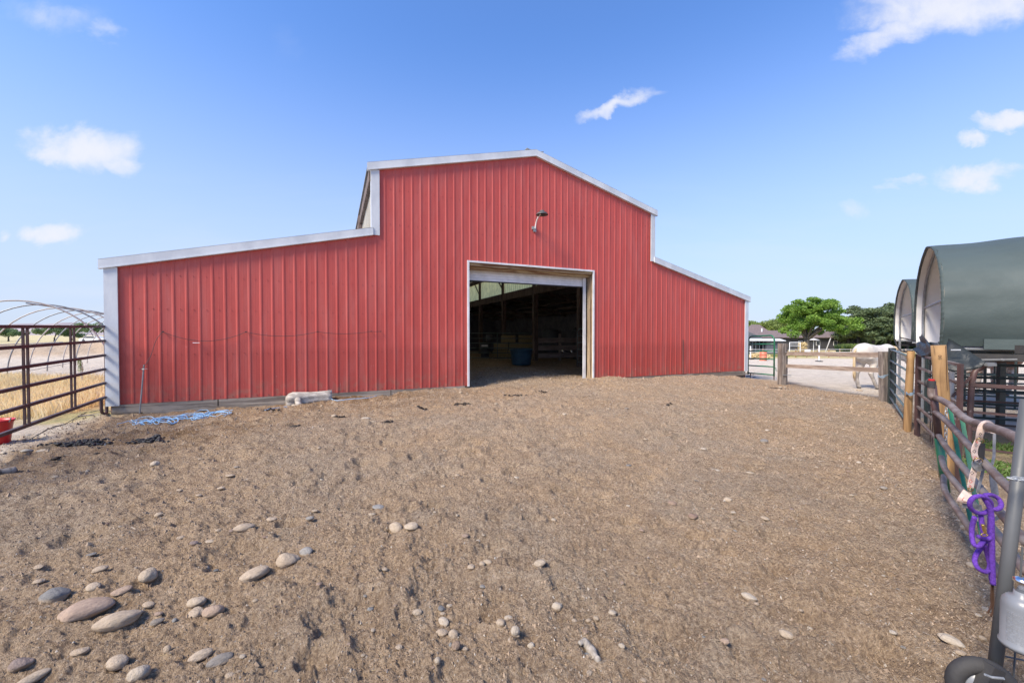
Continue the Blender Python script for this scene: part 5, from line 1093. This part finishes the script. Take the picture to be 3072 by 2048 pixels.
obj('bin_body', G().lathe([(.0, 0), (.26, 0), (.32, .85), (.34, .87), (.3, .88)], c, 20), M['shedw'], t, True); obj('bin_lid', G().lathe([(.35, .88), (.33, .95), (.0, 1.0)], c, 20), M['black'], t, True); obj('sticker', G().box(c+Vector((0, -.315, .76)), (.4, .01, .12)), M['white2'], t)
for i, (x, Y, z, lb) in enumerate(((1500, 25.2, 0, 'left bottom hay bale behind the aisle gate'), (1545, 25.0, 0, 'middle bottom hay bale behind the aisle gate'), (1590, 25.0, 0, 'right bottom hay bale behind the aisle gate'), (1503, 25.2, .47, 'left hay bale in the second layer'), (1549, 25.1, .47, 'middle hay bale in the second layer'), (1592, 25.0, .47, 'right hay bale in the second layer'), (1525, 25.2, .94, 'left hay bale on top of the stack'), (1577, 25.1, .94, 'right hay bale on top of the stack'))):
    o = at(x, Y, z); g = G().box(o+Vector((0, 0, .235)), (.92, .5, .45), Matrix.Rotation(.05*math.sin(i*3), 3, 'Z')); ob = single('hay_bale', g, M['haybale'], lb, 'hay bale', 'hay bales stacked in the barn')
    bv = ob.modifiers.new('b', 'BEVEL'); bv.width = .05; bv.segments = 3
    obj('twine', G().bar(o+Vector((-.2, -.262, .0)), o+Vector((-.2, -.262, .46)), .012, .008).bar(o+Vector((.2, -.262, .0)), o+Vector((.2, -.262, .46)), .012, .008), M['straw'], ob)
for i, (x, Y, z, r, h, lb) in enumerate(((1468, 25.0, 1.02, .22, .42, 'pale bucket standing on the stack behind the gate'), (1655, 25.5, .0, .6, 1.75, 'rounded dark feed bin behind the stall planks'), (1727, 24.6, .0, .25, 1.85, 'tall pale barrel by the right stall'))):
    c = at(x, Y, z); t = thing('feed_bin', lb, 'bin', c); obj('bin_body', G().lathe([(0, 0), (r*.9, 0), (r*.95, .03), (r, h*.5), (r, h*.9)], c, 24), M['shedw'], t, True); obj('bin_lid', G().lathe([(r*1.03, h*.9), (r*1.0, h*.94), (r*.5, h), (0, h*1.02)], c, 24), M['shedw'], t, True)

# ---------------------------------------------------------------- vegetation
def leaves(C, R, N, size, rs, flat=1.0, mode='leaf'):
    C = np.asarray(C); R = np.asarray(R); idx = rs.integers(0, len(C), N); d = rs.normal(size=(N, 3)); d /= np.linalg.norm(d, axis=1)[:, None]
    rad = rs.random(N)**.42; p = C[idx]+d*R[idx]*rad[:, None]
    a = rs.normal(size=(N, 3)); a[:, 2] *= .5; a /= np.linalg.norm(a, axis=1)[:, None]; b = np.cross(a, rs.normal(size=(N, 3))); b /= np.linalg.norm(b, axis=1)[:, None]
    s = size*rs.uniform(.5, 1.2, N)[:, None]; V = np.stack([p-a*s, p+b*s*.45, p+a*s, p-b*s*.45], 1).reshape(-1, 3); Fq = np.arange(N*4).reshape(-1, 4); return V, Fq
def tree(name, label, cat, base, crown_c, crown_r, nc, cr, nl, lsz, lm, bm, trunk, seed, limbs=7, flat=.7, group=None, lower=-.35):
    rs = np.random.default_rng(seed); base = Vector(base); t = thing(name, label, cat, base, group); cc = np.array(crown_c); rr = np.array(crown_r)
    C = []
    while len(C) < nc:
        d = rs.normal(size=3); d /= np.linalg.norm(d)
        if d[2] < lower: continue
        C.append(cc+d*rr*rs.uniform(.35, 1.0))
    C = np.array(C); R = np.stack([rs.uniform(.7, 1.25, nc)*cr, rs.uniform(.7, 1.25, nc)*cr, rs.uniform(.7, 1.1, nc)*cr*flat], -1)
    V, Fq = leaves(C, R, nl, lsz, rs); o = npmesh('crown', V-np.array(base), Fq, lm); o.parent = t
    g = G(); fork = base+Vector((0, 0, trunk[1])); tr_ = trunk[0]; g.tube([base-Vector((0, 0, .3)), base+Vector((0, 0, .1)), base.lerp(fork, .5)+Vector((.05, 0, 0)), fork], [tr_*1.5, tr_*1.2, tr_, tr_*.9], 10)
    for i in range(limbs):
        e = Vector(C[rs.integers(0, nc)]); m_ = fork.lerp(e, .5)+Vector((0, 0, .12*(e-fork).length)); g.tube(smoothpts([fork-Vector((0, 0, .1)), m_, e], 4), [tr_*.6, tr_*.5, tr_*.45, tr_*.4, tr_*.33, tr_*.27, tr_*.2, tr_*.12, .02], 7)
    obj('trunk', g, bm, t, True); return t
def atp(x, Y): z = zg((x-1536)/F*Y, Y); return at(x, Y, z)
def tz(y, Y): return CZ+(1004-y)/F*Y
Y = 70; b = atp(2420, Y)
tree('shade_tree', 'large bright green spreading tree in front of the dark house', 'tree', b, (at(2447, Y).x, Y, tz(960, Y)), (6.3, 5.5, 4.0), 95, 1.15, 34000, .22, M['leaf'], M['bark'], (.42, 2.6), 5, 13, .62, None, -.62)
for i, (x, Yd, yt, wpx, nl, lb) in enumerate(((2575, 88, 915, 50, 9000, 'tallest dark pine with a tufted top right of the bright tree'), (2620, 84, 918, 55, 9000, 'broad dark pine behind the white horse'), (2668, 86, 912, 52, 8000, 'dark pine just left of the far shelter'), (2545, 92, 935, 40, 6000, 'dark pine partly behind the bright tree'), (2720, 90, 925, 45, 5000, 'dark pine hidden behind the shelters'))):
    b = atp(x, Yd); zt = tz(yt, Yd); zb_ = tz(1044, Yd); zc = (zt+zb_)/2
    tree('pine_tree', lb, 'tree', b, (b.x, Yd, zc), (wpx/F*Yd*.85, wpx/F*Yd*.8, (zt-zb_)/2), 46, 1.5, int(nl*1.7), .26, M['pine'], M['darkbark'], (.3, 3.2), 40+i, 6, .42, 'dark pines behind the paddock', -.7)
for i, (x, Yd, yt, wpx, lb) in enumerate(((2245, 130, 962, 40, 'pale green tree farthest left behind the dark house'), (2295, 125, 962, 42, 'yellow-green rounded tree behind the house chimney'), (2340, 128, 958, 35, 'yellow-green tree between the chimney and the bright tree'))):
    b = atp(x, Yd); zt = tz(yt, Yd); tree('broadleaf_tree', lb, 'tree', b, (b.x, Yd, zt-2.6), (wpx/F*Yd, 4, 2.6), 26, 1.5, 7000, .3, M['leaf2'], M['bark'], (.3, 2.5), 60+i, 4, .7, 'pale trees behind the house')
for i, (x, Yd, yt, wpx, lb) in enumerate(((25, 105, 980, 36, 'bushy green tree at the left edge beyond the field'), (163, 100, 977, 46, 'dark green tree centred behind the hoop frame'), (283, 102, 968, 42, 'green tree nearest the barn corner beyond the field'), (215, 120, 985, 25, 'small pale tree between two larger field trees'), (-60, 104, 975, 40, 'green tree outside the left edge of the field'))):
    b = atp(x, Yd); zt = tz(yt, Yd); tree('field_tree', lb, 'tree', b, (b.x, Yd, zt-1.5), (wpx/F*Yd, 3, 1.45), 26, .95, 7000, .2, M['leaf3'], M['bark'], (.16, 1.0), 80+i, 4, .75, 'trees beyond the left field', -.6)
# yellow grass patch
def grass(name, label, N, xf, h, m, seed, wd=.006, lean=.35):
    rs = np.random.default_rng(seed); X, Y = xf(rs, N); Z = gz(X, Y); n = len(X); hh = h*rs.uniform(.4, 1.2, n); a = rs.uniform(0, 2*math.pi, n); l = hh*lean*rs.uniform(.2, 1.2, n); w_ = wd*rs.uniform(.7, 1.5, n)
    b = rs.uniform(0, math.pi, n); dx, dy = np.cos(b)*w_, np.sin(b)*w_
    V = np.stack([np.stack([X-dx, Y-dy, Z-.01], -1), np.stack([X+dx, Y+dy, Z-.01], -1), np.stack([X+np.cos(a)*l*.4+dx*.6, Y+np.sin(a)*l*.4+dy*.6, Z+hh*.6], -1), np.stack([X+np.cos(a)*l, Y+np.sin(a)*l, Z+hh], -1)], 1)
    o = npmesh(name, V.reshape(-1, 3), np.arange(n*4).reshape(-1, 4), m); tag(o, label, 'grass' if 'grass' in name else 'weeds', kind='stuff')
def f1(rs, N):
    X = rs.uniform(-22, -6, N); Y = rs.uniform(7.2, 16, N); n = vn(X, Y, .8, 51)+.5*vn(X, Y, 3, 52); ok = (X < line_x(LEFTL, Y)-.9) & (Y > 8.1+.12*(-X-10)+n*1.2-.3) & (Y < 15.5+n*3) & (n > -.42); return X[ok], Y[ok]
grass('yellow_grass', 'tall dry yellow grass behind the left gate', 60000, f1, .30, M['drygrass'], 9)
def f2(rs, N):
    X = rs.uniform(-70, -20, N); Y = rs.uniform(36, 60, N); return X, Y
grass('dry_field_grass', 'dry straw-coloured grass on the field beyond the earth bank', 26000, f2, .55, M['drygrass'], 10, .03)
def f3(rs, N):
    X = rs.uniform(4.8, 8.5, N); Y = rs.uniform(3.2, 6.6, N); n = vn(X, Y, 1.7, 61); ok = (X > line_x(FENCE, Y)+.25) & (n > .02); return X[ok], Y[ok]
grass('green_weeds', 'low green weeds growing in the pen behind the tube gate', 9000, f3, .07, M['weed'], 11, .012, 1.2)
def f4(rs, N):
    X = rs.uniform(18, 75, N); Y = rs.uniform(60, 72, N); return X, Y
grass('paddock_grass', 'green and tan grass beyond the far paddock fence', 26000, f4, .4, leafmat('paddock_blades', (.14, .2, .05), (.38, .36, .14), .3), 12, .04)
def f5(rs, N):
    x = rs.uniform(2490, 2610, N); Y = rs.uniform(73, 78, N); ok = vn(x, Y, .06, 77)+.6*vn(x, Y, .2, 78) > -.05; x, Y = x[ok], Y[ok]; return (x-1536)/F*Y, Y
grass('tall_weeds', 'bright yellow-green tall weeds under the trees', 9000, f5, 1.7, M['leaf2'], 13, .06)
def f6(rs, N):
    x = rs.uniform(2590, 2800, N); Y = rs.uniform(93, 97, N); return (x-1536)/F*Y, Y
grass('undergrowth', 'dark undergrowth below the pines behind the paddock', 14000, f6, 3.2, M['pine'], 14, .14, .5)
# sapling
b = atp(240, 13.2); t = thing('sapling', 'thin staked sapling with yellow-green leaves left of the barn', 'sapling', b)
obj('stem', G().tube([b, b+Vector((.02, 0, .5)), b+Vector((-.01, 0, .95))], .008, 6).tube([b+Vector((.05, 0, 0)), b+Vector((.05, 0, .8))], .011, 6), M['pvc'], t)
V, Fq = leaves([np.array(b)+np.array([-.01, 0, z]) for z in (.55, .65, .75, .85, .92)], [[.07, .07, .09]]*5, 260, .03, np.random.default_rng(3)); o = npmesh('foliage', V-np.array(b), Fq, M['leaf2']); o.parent = t

# ---------------------------------------------------------------- hoop frame
t = thing('hoop_frame', 'bare arched greenhouse frame of pale pipes beyond the left gate', 'greenhouse frame', at(60, 13, -.35))
hax = Vector((-.558, .83, 0)); hpp = Vector((.83, .558, 0)); H1 = Vector((-15.3, 12.3, 0))
def hoopp(k, th, a=2.15, h=2.87): c = H1+hax*(1.95*k); return c+hpp*(a*math.cos(th))+Vector((0, 0, -.38+h*math.sin(th)**.92 if math.sin(th) > 0 else -.38))
for k in range(9): obj('hoop', G().tube([hoopp(k, math.pi*i/28) for i in range(29)], .024, 8), M['galv' if k % 2 else 'pvc'], t, True)
for th in (math.pi*.5, ): obj('ridge_pipe', G().tube([hoopp(.3, th)-Vector((0, 0, .04)), hoopp(8, th)-Vector((0, 0, .04))], .022, 8), M['galv'], t)
thl = math.pi*(1-.155); obj('side_pipe', G().tube([hoopp(-.3, thl)-hpp*.03, hoopp(5.6, thl)-hpp*.03], .022, 8), M['pvc'], t)
obj('ground_cable', G().tube([hoopp(-1, math.pi*.985)+Vector((0, 0, .1)), hoopp(3, math.pi*.985)+Vector((0, 0, .02)), hoopp(7, math.pi*.985)+Vector((0, 0, .1))], .01, 5), M['wire'], t)

# ---------------------------------------------------------------- hills
g = G(); prof = [(-900, 975), (-500, 965), (-200, 968), (-80, 972), (0, 962), (38, 958), (70, 964), (100, 963), (128, 959), (150, 957), (163, 955), (185, 960), (204, 967), (240, 969), (290, 971), (350, 974), (500, 985), (800, 995), (1500, 1000), (2300, 998), (3000, 997), (3800, 998)]
vs = []; D = 2600
for (x, y) in prof:
    X = (x-1536)/F*D; z = tz(y, D)
    vs += [(X, D-250, -5), (X*.98, D-60, z*.62), (X, D+120, z), (X*1.02, D+600, -5)]
g.add(vs, [(i*4+k, i*4+k+1, i*4+5+k, i*4+4+k) for i in range(len(prof)-1) for k in range(3)])
o = obj('hills', g, mat('distant_dry_hill', (.36, .31, .31), (.28, .25, .26), .95, .004, bump=3, bsc=.02), None, True); tag(o, kind='structure')
sd = o.modifiers.new('sub', 'SUBSURF'); sd.levels = 2; sd.render_levels = 2

# ---------------------------------------------------------------- far side: house, shed, fence, paddock things
Yh = 94
def wx(x, Yd=Yh): return (x-1536)/F*Yd
gzh = tz(1052, Yh)
t = thing('house', 'low charcoal house with brown shingle roof behind the bright tree', 'house', (wx(2330), Yh, gzh))
x0, x1, x2 = wx(2205), wx(2560), wx(2600)
obj('wall', G().bb((x0, Yh, gzh-.5), (x2, Yh+9, tz(1014, Yh))), M['housew'], t)
ze, zr = tz(1013, Yh), tz(992, Yh)
rf = obj('roof', G().slab([(x0-.5, Yh-.7, ze), (x2+.5, Yh-.7, ze), (x2+.5, Yh+4.5, zr), (x0-.5, Yh+4.5, zr)], (0, 0, .12)).slab([(x0-.5, Yh+9.5, ze), (x0-.5, Yh+4.5, zr), (x2+.5, Yh+4.5, zr), (x2+.5, Yh+9.5, ze)], (0, 0, .12)), M['shingle'], t)
obj('vent_pipe', G().tube([(wx(2314), Yh+3.6, zr-.5), (wx(2314), Yh+3.6, tz(984, Yh))], .16, 10), M['white2'], rf)
obj('gable', G().slab([(wx(2215), Yh-1.2, tz(1030, Yh)), (wx(2236), Yh-1.2, tz(995, Yh)), (wx(2276), Yh-1.2, tz(1011, Yh)), (wx(2276), Yh-1.2, gzh), (wx(2215), Yh-1.2, gzh)], (0, 1.1, 0)), M['shedw'], t)
obj('upper_roof', G().slab([(wx(2272), Yh+5, zr), (wx(2345), Yh+5, zr), (wx(2345), Yh+8.5, tz(972, Yh)), (wx(2318), Yh+8.5, tz(972, Yh))], (0, 0, .12)), M['shingle'], t)
for x in (2395, 2448, 2500): f = obj('window', G().bb((wx(x), Yh-.06, tz(1036, Yh)), (wx(x+12), Yh-.01, tz(1022, Yh))), M['white2'], t); obj('pane', G().bb((wx(x+1), Yh-.09, tz(1035, Yh)), (wx(x+11), Yh-.07, tz(1023, Yh))), M['glass'], f)
Ys = 64; gs = zg(wx(2300, Ys), Ys)
t = thing('shed', 'small grey shed with white metal roof in front of the house', 'shed', (wx(2300, Ys), Ys, gs))
obj('wall', G().bb((wx(2299, Ys), Ys, gs-.2), (wx(2350, Ys), Ys+3, tz(1024, Ys))), M['shedw'], t)
obj('porch_wall', G().bb((wx(2256, Ys), Ys+1.2, gs-.2), (wx(2299, Ys)-.01, Ys+3, tz(1025, Ys))), M['housew'], t)
obj('roof', G().slab([(wx(2245, Ys), Ys-.5, tz(1022, Ys)), (wx(2352, Ys), Ys-.5, tz(1023, Ys)), (wx(2343, Ys+3), Ys+3.3, tz(1017, Ys+3)), (wx(2248, Ys+3), Ys+3.3, tz(1017, Ys+3))], (0, 0, .1)), M['white2'], t)
for x in (2258, 2268, 2279, 2290): obj('window', G().bb((wx(x, Ys), Ys+1.1, tz(1060, Ys)), (wx(x+7, Ys), Ys+1.17, tz(1028, Ys))), M['glass'], t)
for x in (2257, 2267, 2278, 2289, 2298): obj('porch_post', G().bb((wx(x, Ys), Ys+.0, gs-.2), (wx(x, Ys)+.09, Ys+.09, tz(1024, Ys))), M['shedw'], t)
# far paddock fence
Yf = 58; t = thing('paddock_fence', 'far paddock fence of short posts with pale tape rails', 'fence', (wx(2400, Yf), Yf, -1.9))
px = list(range(2190, 2760, 33)); 
for i, x in enumerate(px):
    X = wx(x, Yf); zb_ = zg(X, Yf); obj('post', G().tube([(X, Yf, zb_-.2), (X, Yf, zb_+1.25)], .075, 8), M['post'] if i % 3 == 0 else M['jamb'], t)
for h in (1.15, .78, .4): obj('rail', G().tube([(wx(x, Yf), Yf-.08, zg(wx(x, Yf), Yf)+h) for x in px], .028, 5), M['white2'] if h > .5 else M['jamb'], t)
X = wx(2421, Yf); single('sign', G().bb((X-.42, Yf-.16, zg(X, Yf)+.75), (X+.42, Yf-.13, zg(X, Yf)+1.15)), M['white2'], 'small white sign hanging on the far paddock fence', 'sign')
for (x, y0, y1, Yd, lb) in ((2458, 1032, 1081, 36, 'white jump pole standing in a black base in the middle of the arena'), (2252, 1037, 1077, 38, 'white pole on the arena seen through the green gate')):
    c = at(x, Yd, 0); c.z = zg(c.x, c.y); t = thing('jump_pole', lb, 'pole', c); obj('pole', G().tube([c, c+Vector((0, 0, (y1-y0)/F*Yd))], .055, 10), M['white2'], t); obj('base', G().lathe([(.3, 0), (.3, .06), (.1, .1)], c, 16), M['black'], t)
Yb = 36; c = at(2290, Yb); c.z = zg(c.x, c.y); t = thing('barrel', 'faded orange barrel standing on the arena sand', 'barrel', c)
obj('drum', G().lathe([(0, 0), (.28, 0), (.30, .03), (.29, .28), (.31, .30), (.29, .32), (.29, .58), (.31, .60), (.29, .62), (.29, .86), (.27, .89), (0, .88)], c, 24), M['orange'], t, True)
V, Fq = leaves([[wx(x, 50), 50, zg(wx(x, 50), 50)+h] for x, h in ((2262, .5), (2272, .6), (2282, .65), (2290, .55), (2298, .4), (2270, .2), (2285, .2))], [[.55, .6, .38]]*7, 2600, .16, np.random.default_rng(5)); o = npmesh('hay_pile', V, Fq, M['drygrass']); tag(o, 'loose heap of straw-coloured hay behind the orange barrel', 'hay', kind='stuff')
Yj = 62; zj = zg(wx(2385, Yj), Yj); t = thing('white_frame', 'white rectangular pipe frame in the paddock before the dark house', 'frame', (wx(2385, Yj), Yj, zj))
for x in (2369, 2401): obj('post', G().tube([(wx(x, Yj), Yj, zj), (wx(x, Yj), Yj, tz(1027, Yj))], .06, 8), M['white2'], t)
for y in (1027, 1033, 1038): obj('rail', G().tube([(wx(2369, Yj), Yj, tz(y, Yj)), (wx(2401, Yj), Yj, tz(y, Yj))], .06 if y == 1027 else .03, 8), M['white2'], t)
Yu = 84; c = at(2441, Yu); c.z = zg(c.x, c.y); t = thing('parasol', 'small pale parasol on the patio beside the bright tree', 'parasol', c)
obj('pole', G().tube([c, Vector((c.x, c.y, tz(1015, Yu)))], .05, 8), M['white2'], t); obj('canopy', G().lathe([(1.1, 0), (.6, .22), (0, .42)], Vector((c.x, c.y, tz(1020, Yu))), 8, False), M['pvc'], t)
c = at(2487, 80); c.z = zg(c.x, c.y); t = thing('swing_frame', 'slanting pale swing frame right of the bright tree', 'swing', c)
obj('leg', G().tube([Vector((wx(2476, 80), 80, c.z)), Vector((wx(2492, 80), 80, tz(1014, 80)))], .09, 8), M['pvc'], t); obj('leg', G().tube([Vector((wx(2500, 80), 82, c.z)), Vector((wx(2492, 80), 80, tz(1014, 80)))], .07, 8), M['tie'], t)
V, Fq = leaves([[wx(x, 68), 68, zg(wx(x, 68), 68)+h] for x in (2402, 2409, 2415) for h in (.5, 1.1, 1.7)], [[.35, .3, .5]]*9, 900, .2, np.random.default_rng(6)); b = Vector((wx(2408, 68), 68, zg(wx(2408, 68), 68)))
t = thing('dry_cornstalks', 'dry tan stalks bunched at the foot of the bright tree', 'plant', b); o = npmesh('stalk_leaves', V-np.array(b), Fq, M['drygrass']); o.parent = t
# far car on the left field
Yc = 92; cx0 = wx(287, Yc); zc = zg(cx0, Yc)
t = thing('car', 'pale car parked far off beyond the earth bank', 'car', (cx0, Yc, zc)); k = 1.35
obj('car_body', G().slab([(cx0+(x)*k, Yc-.9, zc+z) for x, z in ((-2.2, .3), (2.1, .3), (2.2, .75), (1.5, .95), (.9, 1.0), (.4, 1.42), (-.9, 1.45), (-1.6, .98), (-2.2, .85))], (0, 1.8, 0)), M['white2'], t)
obj('window', G().slab([(cx0+(x)*k, Yc-.93, zc+z) for x, z in ((-1.35, 1.0), (.75, 1.0), (.33, 1.34), (-.85, 1.36))], (0, .02, 0)), M['glass'], t)
for x in (-1.35, 1.35): obj('wheel', G().tube([(cx0+x*k, Yc-.95, zc+.33), (cx0+x*k, Yc-.7, zc+.33)], .33, 16), M['black'], t)
